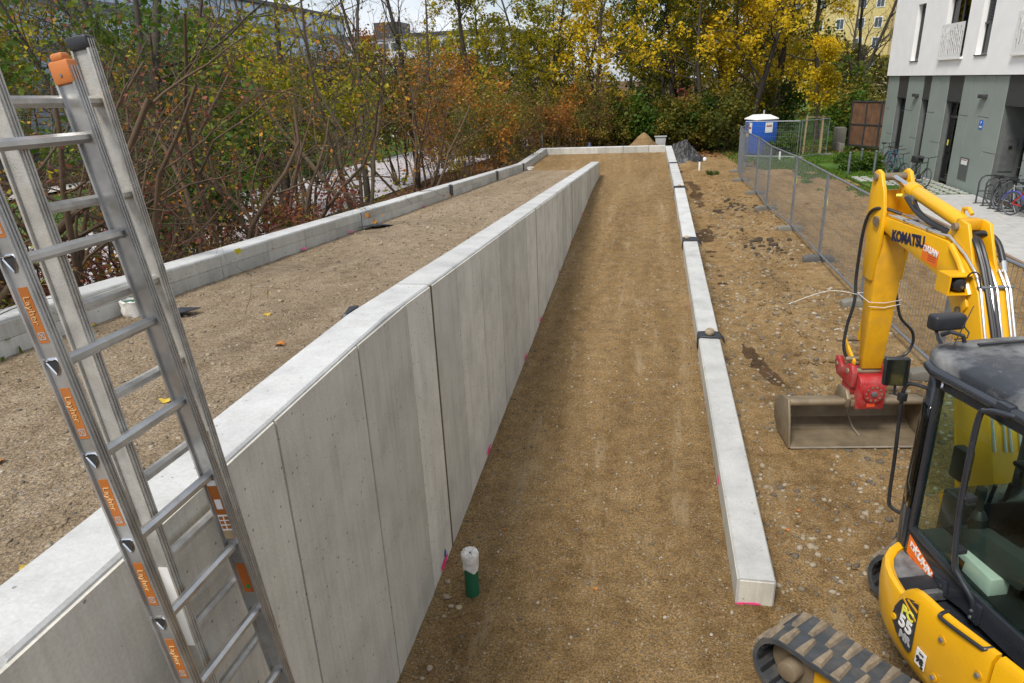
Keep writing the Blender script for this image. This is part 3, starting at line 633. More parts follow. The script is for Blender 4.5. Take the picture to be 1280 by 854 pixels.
# fallen leaves that can be told apart
def leaf_thing(label, c, s, rz, seed, mat):
    g = random.Random(seed); n = 14; P = []
    for k in range(n):
        a = 2*math.pi*k/n; r = s*(.55+.45*abs(math.cos(2.5*a)))*g.uniform(.85, 1.1); P.append((c[0]+r*math.cos(a+rz), c[1]+r*math.sin(a+rz)*.8, c[2]+.012+s*.22*math.cos(2*a)+g.uniform(0, .008)))
    b = MB(); b.add(P+[(c[0], c[1], c[2]+.02)], [(k, (k+1) % n, n) for k in range(n)]); o = b.build('fallen_leaf', mat); md = o.modifiers.new('thick', 'SOLIDIFY'); md.thickness = .0015
    return tag(o, label, 'leaf', 'fallen leaves on the upper ramp')
M_LY = plain('fallen_yellow', (.42, .29, .03), .7, var=.35, scale=30); M_LO = plain('fallen_orange', (.40, .15, .025), .7, var=.35, scale=30)
for lab, x, y, s, mt_ in (('large yellow green leaf by the wall at the lower left', -2.42, 1.83, .10, M_LY), ('small yellow leaf above the large one at the lower left', -2.58, 1.98, .055, M_LY), ('orange leaf lying at the left edge of the upper ramp', -2.95, 2.10, .07, M_LO),
                          ('brown leaf on the upper ramp at the far left', -3.55, 2.75, .05, M_LO), ('yellow leaf on the upper ramp between the ladder rungs', -3.1, 3.6, .05, M_LY), ('orange leaf on the upper ramp right of the ladder', -2.9, 4.75, .055, M_LO), ('yellow leaf lying in the middle of the upper ramp', -3.5, 5.6, .05, M_LY)):
    leaf_thing(lab, (x, y, float(up_h(np.array(x), np.array(y)))), s, x*7, int(y*10), mt_)
for k, (x, y) in enumerate(((1.62, 6.35), (1.45, 6.0), (-.45, 3.05), (-1.3, 5.6), (-.35, 4.9))):
    zf = site_h if x > 1.1 else low_h
    leaf_thing(['orange leaf on the earth beside the kerb', 'orange leaf on the earth nearer the kerb', 'yellow leaf on the lower ramp near the bottom', 'brown leaf near the foot of the tall wall', 'orange leaf in the middle of the lower ramp'][k], (x, y, float(zf(np.array(x), np.array(y)))), .03, k, 60+k, M_LO)

# ------------------------------------------------------------------ ladder leaning on the tall wall
def make_ladder():
    t_ = thing('extension_ladder', 'two-section aluminium extension ladder leaning on the tall wall', 'ladder', (-1.27, 1.8, -.08))
    secs = [(Vector((-1.777, 1.631, 3.78)), Vector((.044, -.003, -.317)), Vector((.006, .4, -.003)), M_ALU, -1.68, 11.6, 'front'),
            (Vector((-1.848, 1.816, 3.894)), Vector((.037, -.008, -.318)), Vector((.004, .375, -.009)), M_ALU_D, -1.62, 11.9, 'back')]
    for b0, u, v, mat, i0, i1, which in secs:
        un = u.normalized(); vn = v.normalized(); nn = un.cross(vn).normalized()
        if nn.x < 0: nn = -nn                      # towards the camera side
        W = .015; D = .030
        for side in (0, 1):
            c0 = b0+v*side+vn*(W if side else -W)
            ii1 = i1
            P0 = c0+u*i0; P1 = c0+u*ii1
            st = MB(); L = (P1-P0)/2; c = (P0+P1)/2
            st.obox(c, vn*W*.55, nn*D, L)                                  # web
            st.obox(c+nn*(D+.003), vn*W*1.25, nn*.004, L)                  # near flange, ribbed
            st.obox(c-nn*(D+.003), vn*W*1.25, nn*.004, L)
            for q in (-.7, 0, .7): st.obox(c+nn*(D+.0085)+vn*W*q, vn*.0022, nn*.0025, L)
            so = st.build('stile', mat, t_)
            # end cap on the top
            cp = MB(); T = P0+un*.01
            if which == 'front':
                cp.obox(T+un*.006, vn*W*1.5, nn*(D+.008), un*.036); cp.obox(T-un*.04, vn*W*1.3, nn*(D*.8), un*.012)
                cp.build('end_cap', M_ORPLAS, t_, bevel=.008)
                sc = MB(); sc.cyl(T+un*.015-vn*W*1.5, T+un*.015-vn*(W*1.5+.003), .005, 10); sc.build('screw', M_GALV, t_)
            else:
                cp.obox(T, vn*W*1.5, nn*(D+.01), un*.022); cp.build('end_cap', M_BLACK, t_, bevel=.008)
        k = math.ceil(i0+.3)
        while k < i1-.3:
            a = b0+u*k; bq = a+v; rr = MB()
            prof = []
            for j in range(8):                      # rounded-square rung with a flat tread
                an = 2*math.pi*j/8+math.pi/8; prof.append((math.cos(an)*.0215, math.sin(an)*.019))
            P = [a-vn*.02+nn*x+un*y for x, y in prof]+[bq+vn*.012+nn*x+un*y for x, y in prof]
            rr.add(P, [tuple(range(8)), tuple(range(15, 7, -1))]+[(j, (j+1) % 8, 8+(j+1) % 8, 8+j) for j in range(8)])
            ro = rr.build('rung', mat, t_, True)
            if which == 'front':                    # flared hollow rung ends on the outer face, as thick rounded-triangle rings
                for side in (0, 1):
                    e0 = a-vn*(W*1.56+.0012) if side == 0 else bq+vn*(W*1.56+.0012)
                    out = -vn if side == 0 else vn
                    ring = [(-.028, .022), (.0, -.030), (.028, .022)]
                    rp_ = []
                    for j in range(15):
                        f = j/15*3; i_ = int(f); fr_ = f-i_; p0 = ring[i_]; p1 = ring[(i_+1) % 3]; q = Vector((p0[0]+(p1[0]-p0[0])*fr_, p0[1]+(p1[1]-p0[1])*fr_)); q *= min(1, .028/q.length) if q.length > .024 else 1.0
                        rp_.append(e0+nn*q.x-un*q.y+out*.002)
                    rp_.append(rp_[0]); rp_.append(rp_[1]); rb = MB(); rb.tube(rp_, .0038, 5, False); rb.build('rung_end', M_CHROME, ro, True)
                    hb = MB(); hb.add([p-out*.0012 for p in rp_[:15]], [tuple(range(15))]); hb.build('rung_hollow_shade', plain('hollow_shade', (.02, .02, .022), .8), ro)  # flat dark face; the shade of the hollow is put into its colour
            k += 1
        # stickers
        if which == 'front':
            k = -1
            while k < 6:
                c = b0+u*(k+.5)-vn*(W*1.56+.001)
                s_ = MB(); s_.obox(c, vn*.0008, nn*.018, u*.27); so = s_.build('sticker', M_ORANGE, t_)
                put_text('Layher', .034, plain('pale_print', (.62, .42, .20), .5), c-u*.05-vn*.0012, u, nn, so, -.0004, sx=.95)
                lg = MB()
                c2 = c+u*.2-vn*.0014; e = .011
                for q0, q1 in (((-e, -e), (e, -e)), ((e, -e), (e, e)), ((e, e), (-e, e)), ((-e, e), (-e, -e)), ((-e, -e), (e, e)), ((-e, e), (e, -e))):
                    A_ = c2+un*q0[0]+nn*q0[1]; B_ = c2+un*q1[0]+nn*q1[1]; d = (B_-A_)/2; lg.obox((A_+B_)/2, d, d.cross(vn).normalized()*.0011, vn*.0004)
                lg.build('emblem', M_GREYPLAS, so)
                k += 1
            for (k0, k1, mt_) in ((3.05, 3.55, M_ORANGE), (3.55, 3.78, M_WHITE), (3.78, 3.9, M_WOODL), (4.28, 4.72, plain('sticker_brown', (.42, .11, .015), .5))):
                c = b0+v+u*((k0+k1)/2)+vn*(W*.42)
                s_ = MB(); s_.obox(c, vn*.0008, nn*.024, u*((k1-k0)/2)); so = s_.build('sticker', mt_, t_)
                if mt_ is M_ORANGE:
                    q = MB(); q.obox(c+u*.1-vn*.0014, vn*.0004, nn*.014, un*.022); q.build('print', M_WHITE, so)
                    q = MB(); q.obox(c-u*.2-vn*.0014, vn*.0004, nn*.02, un*.012); q.build('print', M_WHITE, so)
                if mt_ is M_WHITE:
                    q = MB()
                    for a_ in range(3):
                        for b_ in (-1, 1): q.obox(c+un*(a_-1)*.021+nn*b_*.012-vn*.0014, vn*.0004, nn*.0085, un*.0075)
                    q.build('print', M_ORANGE, so)
                if k0 > 4.2:
                    q = MB(); cc = c+u*.13-vn*.0012; q.cyl(cc, cc-vn*.0008, .010, 14); q.build('print', plain('green_dot', (.02, .25, .05), .5), so)
        else:
            c = b0+u*4.62-vn*(W*1.56+.001); s_ = MB(); s_.obox(c, vn*.0008, nn*.02, u*.55); s_.build('sticker', M_WHITE, t_)
            for k in range(-1, 8):
                c = b0+u*k-vn*(W*.56+.001); q = MB(); q.cyl(c, c-vn*.004, .023, 4); q.build('rung_end', M_CHROME, t_)
                q = MB(); q.cyl(c-vn*.0042, c-vn*.005, .018, 4); q.build('rung_hollow_shade', plain('hollow_shade', (.02, .02, .022), .8), t_)  # dark disc painted as the shaded hollow of the rung
                c = b0+v+u*k+vn*(W*.8); q = MB(); q.cyl(c, c+vn*.012, .013, 8); q.build('rung_end', M_ALU, t_)
    for side in (0, 1):
        b0, u, v = secs[1][0], secs[1][1], secs[1][2]; p = b0+v*side+u*11.9; q = MB(); q.box((p.x-.05, p.y-.03, -.105), (p.x+.05, p.y+.03, p.z+.06)); q.build('foot', M_BLACK, t_, bevel=.01)
    return t_
make_ladder()

# ------------------------------------------------------------------ excavator
def make_excavator():
    ex = thing('excavator', 'yellow mini excavator with dark cab, bucket resting on the earth', 'excavator', (2.75, 3.7, -.02))
    TB = rotz(R(17), (2.75, 3.7, 0)); ang = math.atan2(.1334, .991); TM = rotz(ang, (2.85, 5.3, 0)); TT = rotz(R(45), (1.88, 3.33, -.02))
    V = Vector
    # --- undercarriage
    def track(T):
        r = .255; half = 1.0; prof = []
        n = 14
        for k in range(n+1): a = -math.pi/2+math.pi*k/n; prof.append((half+r*math.cos(a), .29+r*math.sin(a)))
        for k in range(n+1): a = math.pi/2+math.pi*k/n; prof.append((-half+r*math.cos(a), .29+r*math.sin(a)))
        def inner(y, z): s = (r-.035)/r; cy = half if y > half else (-half if y < -half else y); return cy+(y-cy)*s, .29+(z-.29)*s
        b = MB(T); m_ = len(prof); P = []
        for (y, z) in prof: yi, zi = inner(y, z); P += [(-.2, y, z), (.2, y, z), (-.2, yi, zi), (.2, yi, zi)]
        F = []
        for i in range(m_):
            j = (i+1) % m_
            F += [(i*4, i*4+1, j*4+1, j*4), (i*4+2, j*4+2, j*4+3, i*4+3), (i*4, j*4, j*4+2, i*4+2), (i*4+1, i*4+3, j*4+3, j*4+1)]
        b.add(P, F); belt = b.build('track', M_RUBBER, ex)
        # lugs around the belt
        per = 4*half+2*math.pi*r; N = 44
        def at(s):
            s %= per
            if s < 2*half: return -half+s, .29+r, 0.
            s -= 2*half
            if s < math.pi*r: a = math.pi/2-s/r; return half+r*math.cos(a), .29+r*math.sin(a), a-math.pi/2
            s -= math.pi*r
            if s < 2*half: return half-s, .29-r, math.pi
            s -= 2*half; a = -math.pi/2-s/r; return -half+r*math.cos(a), .29+r*math.sin(a), a-math.pi/2
        lug = None
        for k in range(N):
            for side in (-1, 1):
                s = per*(k+(.5 if side > 0 else 0))/N; y, z, a = at(s)
                if lug is None:
                    q = MB(); q.add([(-.088, -.030, 0), (.088, -.012, 0), (.088, .030, 0), (-.088, .038, 0), (-.08, -.018, .026), (.08, -.002, .026), (.08, .018, .026), (-.08, .026, .026)], [(4, 5, 6, 7), (0, 1, 5, 4), (1, 2, 6, 5), (2, 3, 7, 6), (3, 0, 4, 7)])
                    o = q.build('track_lug', M_LUG, belt, world=False); lug = o.data
                else: o = mesh_obj('track_lug', lug, None, belt)
                mt = T @ Matrix.Translation((side*.1, y, z)) @ Matrix.Rotation(a, 4, 'X')
                if side > 0: mt = mt @ Matrix.Rotation(math.pi, 4, 'Z')
                o.matrix_basis = Matrix.Translation(-ex.location) @ mt
        # guide ribs inside
        for k in range(0, N, 1):
            y, z, a = at(per*k/N); q = MB(T @ Matrix.Translation((0, y, z)) @ Matrix.Rotation(a, 4, 'X')); q.box((-.19, -.012, -.05), (.19, .012, -.034)); q.build('track_rib', M_BLACK, belt)
        for y in (-half, half):
            b = MB(T); b.cyl((-.06, y, .29), (.06, y, .29), .19, 24); b.build('wheel', M_STEEL, ex, bevel=.01)
            b = MB(T); b.cyl((-.17, y, .29), (.17, y, .29), .075, 22); b.build('hub', M_STEEL, ex, bevel=.01)
        b = MB(T); b.box((-.09, -.85, .16), (.09, .85, .42)); b.build('track_frame', M_YELM, ex, bevel=.02)
        for k in range(5):
            y = -.7+k*.35; b = MB(T); b.cyl((-.11, y, .12), (.11, y, .12), .07, 14); b.build('roller', M_STEEL, ex)
    track(TT); track(TT @ Matrix.Translation((1.5, 0, 0)))
    b = MB(TT); b.box((.15, -.35, .28), (1.35, .35, .50)); b.build('undercarriage', M_BLACK, ex, bevel=.03)
    b = MB(TB); b.lathe([(.42, .48), (.42, .58)], (0, 0, 0), 28); b.build('slew_ring', M_BLACK, ex)
    # --- upper body: lofted plan
    def plan(n=72, sc=1., fx=.95, fy=1.12):
        out = []
        for k in range(n):
            a = 2*math.pi*k/n; c, s = math.cos(a), math.sin(a); r = (abs(c)**4+abs(s)**4)**(-.25)
            out.append((c*r*fx*sc, s*r*fy*sc))
        return out
    b = MB(TB); P = []; F = []; n = 72; rows = [(.90, .50), (.95, .54), (.985, .64), (1.0, .80), (1.0, .96), (.99, .992), (.965, 1.0), (.945, .99), (.94, .85)]
    for sc, z in rows: P += [(x, y, z) for x, y in plan(n, sc)]
    for i in range(len(rows)-1):
        for k in range(n): F.append((i*n+k, i*n+(k+1) % n, (i+1)*n+(k+1) % n, (i+1)*n+k))
    F += [tuple(range(n))[::-1], tuple((len(rows)-1)*n+k for k in range(n))]
    b.add(P, F); body = b.build('body', M_YEL, ex, True)
    def plat(fw, sc=1.): return -.95*sc*(max(0, 1-min(1, abs(fw/1.12))**4))**.25
    # deck ahead of the cover: dark tread plate, dirty
    b = MB(TB); pts = [(plat(f, .955), f) for f in np.linspace(.56, 1.04, 10)]+[(-.4, 1.07), (-.4, .56)]
    b.prism(pts, lambda x, y: (x, y, .90), lambda x, y: (x, y, .965)); b.build('step_plate', M_DUSTY, ex)
    b = MB(TB); b.prism(plan(40, .935), lambda x, y: (x, y, .86), lambda x, y: (x, y, .868)); b.build('deck', M_CHAR, ex)
    b = MB(TB); b.box((-.85, .60, .966), (-.60, .72, .975)); b.build('step_pad', M_BLACK, ex)
    # left side covers that rise to the rear
    def cover(fs, zt, name):
        b = MB(TB); P = []; F = []; m_ = 7
        for f, z in zip(fs, zt):
            x = plat(f, 1.012)
            P += [(x+.02, f, .66), (x, f, .74), (x-.004, f, (z+.72)/2), (x, f, z-.05), (x+.02, f, z-.012), (x+.05, f, z-.006), (x+.07, f, .84)]
        for i in range(len(fs)-1):
            for k in range(m_-1): F.append((i*m_+k, i*m_+k+1, (i+1)*m_+k+1, (i+1)*m_+k))
        F += [tuple(range(m_))[::-1], tuple((len(fs)-1)*m_+k for k in range(m_))]
        b.add(P, F); return b.build(name, M_YEL, ex, True)
    fs = [.60, .585, .555, .51, .46, .40, .33, .25, .1, -.05, -.2]; zt = [.86, .93, 1.01, 1.08, 1.125, 1.15, 1.16, 1.165, 1.19, 1.22, 1.25]
    cover(fs, zt, 'side_cover'); cover([-.222, -.35, -.5, -.65, -.8, -.92], [1.255, 1.275, 1.29, 1.29, 1.24, 1.15], 'engine_cover')
    b = MB(TB); b.prism([(.75, .3), (.75, 1.0), (-.6, 1.0), (-.6, -.3)][0:0] or [(-.9, -1.0), (.88, -1.0), (.88, .2), (.42, .2), (.42, -.45), (-.9, -.45)], lambda x, y: (x*.93, y*.93, 1.0), lambda x, y: (x*.9, y*.9, 1.35)); b.build('engine_hood', M_YEL, ex, bevel=.05)
    b = MB(TB); b.prism([(.42, .2), (.86, .2), (.86, .95), (.7, 1.05), (.42, 1.05)], lambda x, y: (x, y, 1.0), lambda x, y: (x*.98, y*.98, 1.22)); b.build('right_hood', M_YEL, ex, bevel=.04)
    def side_pt(f, z, o=.006): x = plat(f, 1.012); return TB @ V((x-.004-o, f, z))
    def side_patch(pts, mat, name, o=.003):    # patch of (fwd, z) outline laid on the cover
        b = MB(); c = (sum(p[0] for p in pts)/len(pts), sum(p[1] for p in pts)/len(pts)); n = len(pts)
        P = [side_pt(f, z, o) for f, z in pts]+[side_pt(*c, o)]; P += [side_pt(f, z, o-.003) for f, z in pts]
        b.add(P, [(k, n, (k+1) % n) for k in range(n)]+[(k, (k+1) % n, n+1+(k+1) % n, n+1+k) for k in range(n)]); return b.build(name, mat, ex)
    bd = side_patch([(.575, .80), (.56, .90), (.52, .985), (.46, 1.05), (.40, 1.08), (.355, 1.08), (.345, 1.0), (.34, .74), (.36, .70), (.40, .70), (.5, .74)], plain('badge_dark', (.03, .033, .04), .35), 'badge')
    for q in range(3):
        o_ = q*.048; side_patch([(.505-o_, 1.02+o_*.45), (.495-o_, 1.032+o_*.43), (.352, .972+o_*1.45), (.352, .954+o_*1.45)], M_YEL, 'stripe', .0055)
    tx = (TB @ V((0, -1, 0)))-(TB @ V((0, 0, 0))); tz = V((0, 0, 1)); slant = tx*.96+tz*-.0
    for s, sz, f, z, mt_ in (('PC', .088, .425, .955, M_TYEL), ('55', .125, .425, .868, M_WHITE), ('MR', .075, .41, .775, M_GREYPLAS)):
        put_text(s, sz, mt_, side_pt(f, z, .008), slant, tz+tx*.12, bd, .0035)
    st = side_patch([(.295, .82), (.21, .82), (.21, .70), (.295, .70)], M_WHITE, 'noise_sticker', .005)
    put_text('98', .065, M_BLACK, side_pt(.252, .745, .009), slant, tz, st, .002); put_text('dB', .022, M_BLACK, side_pt(.225, .713, .009), slant, tz, st, .0006); put_text('Lwa', .022, M_BLACK, side_pt(.245, .80, .009), slant, tz, st, .0005)
    for f, z in ((.13, 1.03), (.13, .74), (-.15, 1.05)):
        p = side_pt(f, z, 0); nx = -(TB.to_3x3() @ V((1, 0, 0))); b = MB(); b.cyl(p, p+nx*.006, .028, 16); b.build('bolt_recess', M_YELM, ex); b = MB(); b.cyl(p+nx*.006, p+nx*.018, .014, 8); b.build('bolt', M_GALV, ex)
    p = side_pt(.545, .83, .004); b = MB(); b.cyl(p, p+nx*.008, .022, 16); b.build('lock', M_YEL, bd)
    b = MB(TB); b.hose([(-.90, .20, 1.17), (-.955, .19, 1.165), (-.972, .15, 1.16), (-.965, -.10, 1.21), (-.955, -.13, 1.215), (-.91, -.14, 1.225)], .012, 8); b.build('grab_handle', M_BLACK, ex, True)
    # --- cab
    XL, XR, YF, YR = -.60, .36, 1.20, -.42
    def panel(poly, x0, x1, name, mat, bev=.006):       # (fwd,z) polygon extruded in x
        b = MB(TB); b.prism(poly, lambda y, z: (x0, y, z), lambda y, z: (x1, y, z)); return b.build(name, mat, ex, bevel=bev)
    def sub_panel(poly, x0, x1, name, mat, par, bev=.0):
        b = MB(TB); b.prism(poly, lambda y, z: (x0, y, z), lambda y, z: (x1, y, z)); return b.build(name, mat, par, bevel=bev)
    door = panel([(.985, .80), (.99, 1.19), (.93, 1.20), (.62, 1.16), (.40, 1.12), (-.22, 1.13), (-.22, .95), (.42, .95), (.58, .92), (.68, .84), (.72, .78), (.9, .74)], XL-.012, XL+.03, 'door', M_CHAR)
    for poly, nm in (([(.985, 1.17), (.985, 2.32), (.945, 2.32), (.945, 1.17)], 'door_frame'), ([(-.16, 1.12), (-.16, 2.34), (-.22, 2.34), (-.22, 1.12)], 'door_frame'), ([(.985, 2.255), (.985, 2.325), (-.22, 2.35), (-.22, 2.28)], 'door_frame')):
        sub_panel(poly, XL-.014, XL+.028, nm, M_CHAR, door)
    b = MB(TB); b.tube([(XL-.018, .95, 1.185), (XL-.022, .66, 1.15), (XL-.022, .36, 1.112)], .017, 6); b.build('sill_trim', M_BLACK, door, True)
    b = MB(TB); b.prism([(.945, 1.17), (.945, 2.27), (-.16, 2.30), (-.16, 1.12), (.4, 1.115)], lambda y, z: (XL+.004, y, z), lambda y, z: (XL+.010, y, z)); b.build('window', M_GLASSC, door)
    b = MB(TB); b.hose([(XL-.02, .28, 2.37), (XL-.075, .36, 2.37), (XL-.085, .47, 2.335), (XL-.085, .525, 2.25), (XL-.085, .515, 1.70), (XL-.085, .465, 1.30), (XL-.07, .41, 1.205), (XL-.045, .32, 1.115), (XL-.03, .30, 1.0)], .0185, 10); b.build('grab_rail', M_CHAR, door, True)
    for f, z in ((.30, 1.05), (.30, 1.0)):
        p = TB @ V((XL-.05, f, z)); b = MB(); b.cyl(p, p+nx*.008, .010, 8); b.build('bolt', M_GALV, door)
    b = MB(TB); b.obox((XL-.022, .3, 1.03), (.012, 0, 0), (0, .04, 0), (0, 0, .07)); b.build('rail_plate', M_CHAR, door, bevel=.008)
    b = MB(TB); b.obox((XL-.018, .60, .985), (.008, 0, 0), (0, .055, -.008), (0, .006, .055)); b.build('lock_plate', M_CHAR, door, bevel=.012)
    b = MB(TB); b.cyl((XL-.02, .6, .98), (XL-.034, .6, .98), .02, 14); b.build('lock', M_BLACK, door, bevel=.004)
    b = MB(TB); b.tube([(XL-.02, .5, 1.36), (XL-.055, .49, 1.36), (XL-.085, .475, 1.36)], .016, 8); b.obox((XL-.05, .49, 1.36), (.035, 0, 0), (0, .03, 0), (0, 0, .018)); b.build('rail_bracket', M_BLACK, door, bevel=.005)
    b = MB(TB); b.tube([(XL-.02, .5, 1.73), (XL-.085, .50, 1.73)], .014, 8); b.obox((XL-.05, .50, 1.73), (.03, 0, 0), (0, .028, 0), (0, 0, .022)); b.build('door_handle', M_BLACK, door, bevel=.005)
    # orange hire sticker
    b = MB(TB); b.prism([(.955, 1.13), (.69, 1.015), (.69, .875), (.955, .985)], lambda y, z: (XL-.0125, y, z), lambda y, z: (XL-.0145, y, z)); sk = b.build('sticker', plain('sticker_orange', (.80, .17, .01), .45, var=.04), door)
    u_ = (TB.to_3x3() @ V((0, -.265, -.115))).normalized(); w_ = (TB.to_3x3() @ V((0, -.115, .265))).normalized()
    put_text('KUHN', .072, M_WHITE, TB @ V((XL-.016, .795, 1.02)), u_, w_, sk, .003)
    b = MB(TB); b.prism([(.93, 1.095), (.885, 1.075), (.885, 1.03), (.93, 1.05)], lambda y, z: (XL-.0148, y, z), lambda y, z: (XL-.0165, y, z)); em = b.build('emblem', M_WHITE, sk)
    put_text('X', .032, M_RED, TB @ V((XL-.0175, .9075, 1.062)), u_, w_, em, .001)
    for q in range(4):
        b = MB(TB); dz = -.035-.018*q; b.prism([(.90-.012*q, 1.02+dz), (.74+.01*q, .95+dz), (.74+.01*q, .945+dz), (.90-.012*q, 1.015+dz)], lambda y, z: (XL-.0146, y, z), lambda y, z: (XL-.0158, y, z)); b.build('small_print', M_RED, sk)
    # rounded front-left pillar, reaching down to the deck
    def corner(x0, y0, r, sx, zs, name, mat, full=math.pi/2):
        b = MB(TB); n = 10; P = []; F = []
        for z, dr in zs:
            for k in range(n+1): a = full*k/n; P.append((x0+sx*(r+dr)*math.cos(a), y0+(r+dr)*math.sin(a), z))
        for i in range(len(zs)-1):
            for k in range(n): F.append((i*(n+1)+k, i*(n+1)+k+1, (i+1)*(n+1)+k+1, (i+1)*(n+1)+k))
        b.add(P, F); o = b.build(name, mat, ex, True); md = o.modifiers.new('thick', 'SOLIDIFY'); md.thickness = .03; md.offset = 0; return o
    corner(XL+.19, .995, .19, -1, [(.72, -.02), (.9, 0), (1.2, .012), (1.5, .01), (2.0, 0), (2.34, -.012)], 'front_pillar', M_CHAR, R(78))
    corner(XL+.19, .995, .196, -1, [(1.32, .006), (1.5, .006), (2.0, -.002), (2.1, -.006)], 'corner_glass', M_GLASSD, R(60))
    b = MB(TB); b.prism([(-.2, 1.22), (.36, 1.2), (.36, .98), (-.2, .98)], lambda x, y: (x, y, .9), lambda x, y: (x, y, 1.3)); b.build('front_lower_panel', M_CHAR, ex, bevel=.02)
    for (x, y) in ((XR-.03, 1.15), (XR-.03, -.38), (XL+.03, -.38), (XL+.02, -.27)):
        b = MB(TB); b.box((x-.03, y-.035, .95), (x+.03, y+.035, 2.36)); b.build('pillar', M_CHAR, ex, bevel=.012)
    b = MB(TB); b.box((-.40, 1.178, 1.28), (XR-.06, 1.184, 2.33)); b.build('front_window', M_GLASSC, ex)
    b = MB(TB); b.box((XR-.02, -.34, 1.25), (XR-.014, 1.11, 2.33)); b.build('right_window', M_GLASSC, ex)
    b = MB(TB); b.box((XL+.06, -.40, 1.45), (XR-.06, -.394, 2.33)); b.build('rear_window', M_GLASSC, ex)
    b = MB(TB); b.box((XR-.05, -.4, .95), (XR, 1.18, 1.25)); b.build('right_panel', M_CHAR, ex, bevel=.01)
    b = MB(TB); b.box((XL, -.44, .95), (XR, -.38, 1.45)); b.build('rear_panel', M_CHAR, ex, bevel=.01)
    b = MB(TB); b.prism([(-.22, .95), (-.22, 1.32), (-.40, 1.32), (-.40, .95)], lambda y, z: (XL-.005, y, z), lambda y, z: (XL+.03, y, z)); b.build('rear_quarter_panel', M_CHAR, ex, bevel=.008)
    b = MB(TB); b.box((XR-.055, -.3, 1.56), (XR-.03, 1.1, 1.585)); b.build('window_bar', M_BLACK, ex)
    b = MB(TB); b.box((XL+.035, -.38, .96), (XR-.05, 1.15, 1.0)); b.build('cab_floor', M_SEAT, ex)
    # roof: rounded slab
    nx_, ny_ = 26, 36; b = MB(TB); P = []; F = []
    def se(t, p): return math.copysign(abs(t)**p, t)
    for (lv, zz, sc) in ((0, 2.32, .965), (1, 2.35, 1.0), (2, 2.415, 1.0), (3, 2.452, .975), (4, 2.470, .93)):
        for k in range(64):
            a = 2*math.pi*k/64; P.append(((XL+XR)/2+se(math.cos(a), .42)*.50*sc, .40+se(math.sin(a), .36)*.86*(sc if sc > .95 else sc-.01), zz+.012*math.cos(a)**2*0))
    F = []
    for i in range(4):
        for k in range(64): F.append((i*64+k, i*64+(k+1) % 64, (i+1)*64+(k+1) % 64, (i+1)*64+k))
    F += [tuple(range(64))[::-1]]
    base = len(P)
    for (sc, zz) in ((.80, 2.484), (.5, 2.492), (.15, 2.496)):
        for k in range(64): a = 2*math.pi*k/64; P.append(((XL+XR)/2+se(math.cos(a), .46)*.48*sc, .40+se(math.sin(a), .40)*.82*sc, zz))
    prev = 4*64
    for i in range(3):
        s0 = base+i*64
        for k in range(64): F.append((prev+k, prev+(k+1) % 64, s0+(k+1) % 64, s0+k))
        prev = s0
    F.append(tuple(prev+k for k in range(64))); b.add(P, F); roof = b.build('roof', M_DUSTY, ex, True)
    b = MB(TB); b.tube([(XL+.02, 1.12, 2.35), (XL-.03, 1.0, 2.355), (XL-.035, .5, 2.37), (XL-.035, 0, 2.38), (XL-.03, -.36, 2.385)], .034, 10); b.build('roof_rail', M_CHAR, ex, True)
    b = MB(TB); b.obox((XL-.03, .40, 2.375), (.042, 0, 0), (0, .05, 0), (0, 0, .042)); b.build('rail_clamp', M_CHAR, roof, bevel=.012)
    b = MB(TB); b.box((-.32, 1.03, 2.494), (.28, 1.055, 2.506)); b.build('roof_strip', M_BLACK, roof)
    b = MB(TB); b.box((-.2, -.1, 2.495), (.2, .35, 2.500)); b.build('roof_hatch', M_DUSTY, roof, bevel=.002)
    # antenna, mirror, lamp
    b = MB(TB); b.tube([(XL-.03, .90, 2.31), (XL+.1, 1.05, 2.47), (-.16, 1.33, 2.66)], [.006, .004, .003], 6); b.build('antenna', M_BLACK, ex); b = MB(TB); b.cyl((XL-.045, .885, 2.29), (XL-.015, .915, 2.33), .014, 8); b.build('antenna_foot', M_CHROME, ex)
    b = MB(TB); b.hose([(XL+.06, 1.12, 2.17), (XL+.0, 1.22, 2.17), (XL-.02, 1.255, 2.12), (XL-.02, 1.26, 2.0), (XL-.005, 1.25, 1.6), (XL+.005, 1.245, 1.24), (XL+.02, 1.225, 1.17), (XL+.06, 1.17, 1.15)], .0135, 8); mp_ = b.build('mirror_pole', M_BLACK, ex, True)
    b = MB(TB); b.obox((XL-.02, 1.26, 2.055), (.024, 0, 0), (0, .022, 0), (0, 0, .03)); b.tube([(XL-.02, 1.26, 2.06), (XL-.07, 1.28, 2.07), (XL-.075, 1.285, 2.2)], .010, 6); b.build('mirror_clamp', M_BLACK, mp_, bevel=.004)
    c = V((XL-.085, 1.28, 2.245)); ax = V((.080, -.022, 0)); az = V((-.004, 0, .105)); ay = V((.006, .022, 0))
    b = MB(TB); b.obox(c, ax, ay, az); mi = b.build('mirror', M_BLACK, ex, bevel=.018, seg=3)
    b = MB(TB); b.obox(c-ay*1.08, ax*.86, ay*.03, az*.89); b.build('mirror_glass', plain('mirror_surface', (.10, .12, .11), .05, metal=.9, var=.02), mi)
    lc = V((-.33, 1.34, 2.56)); b = MB(TB); b.obox(lc, (.115, 0, 0), (0, .05, 0), (0, 0, .055)); wl = b.build('work_lamp', M_BLACK, ex, bevel=.022, seg=3)
    b = MB(TB); b.tube([(-.44, 1.16, 2.42), (-.44, 1.25, 2.47), (-.40, 1.33, 2.50)], .012, 6); b.tube([(-.30, 1.16, 2.42), (-.34, 1.16, 2.52), (-.40, 1.2, 2.54), (-.42, 1.25, 2.50)], .014, 8); b.tube([(-.2, 1.34, 2.52), (-.18, 1.3, 2.48), (-.22, 1.26, 2.46), (-.32, 1.25, 2.46)], .005, 6); b.build('lamp_bracket', M_BLACK, wl, True)
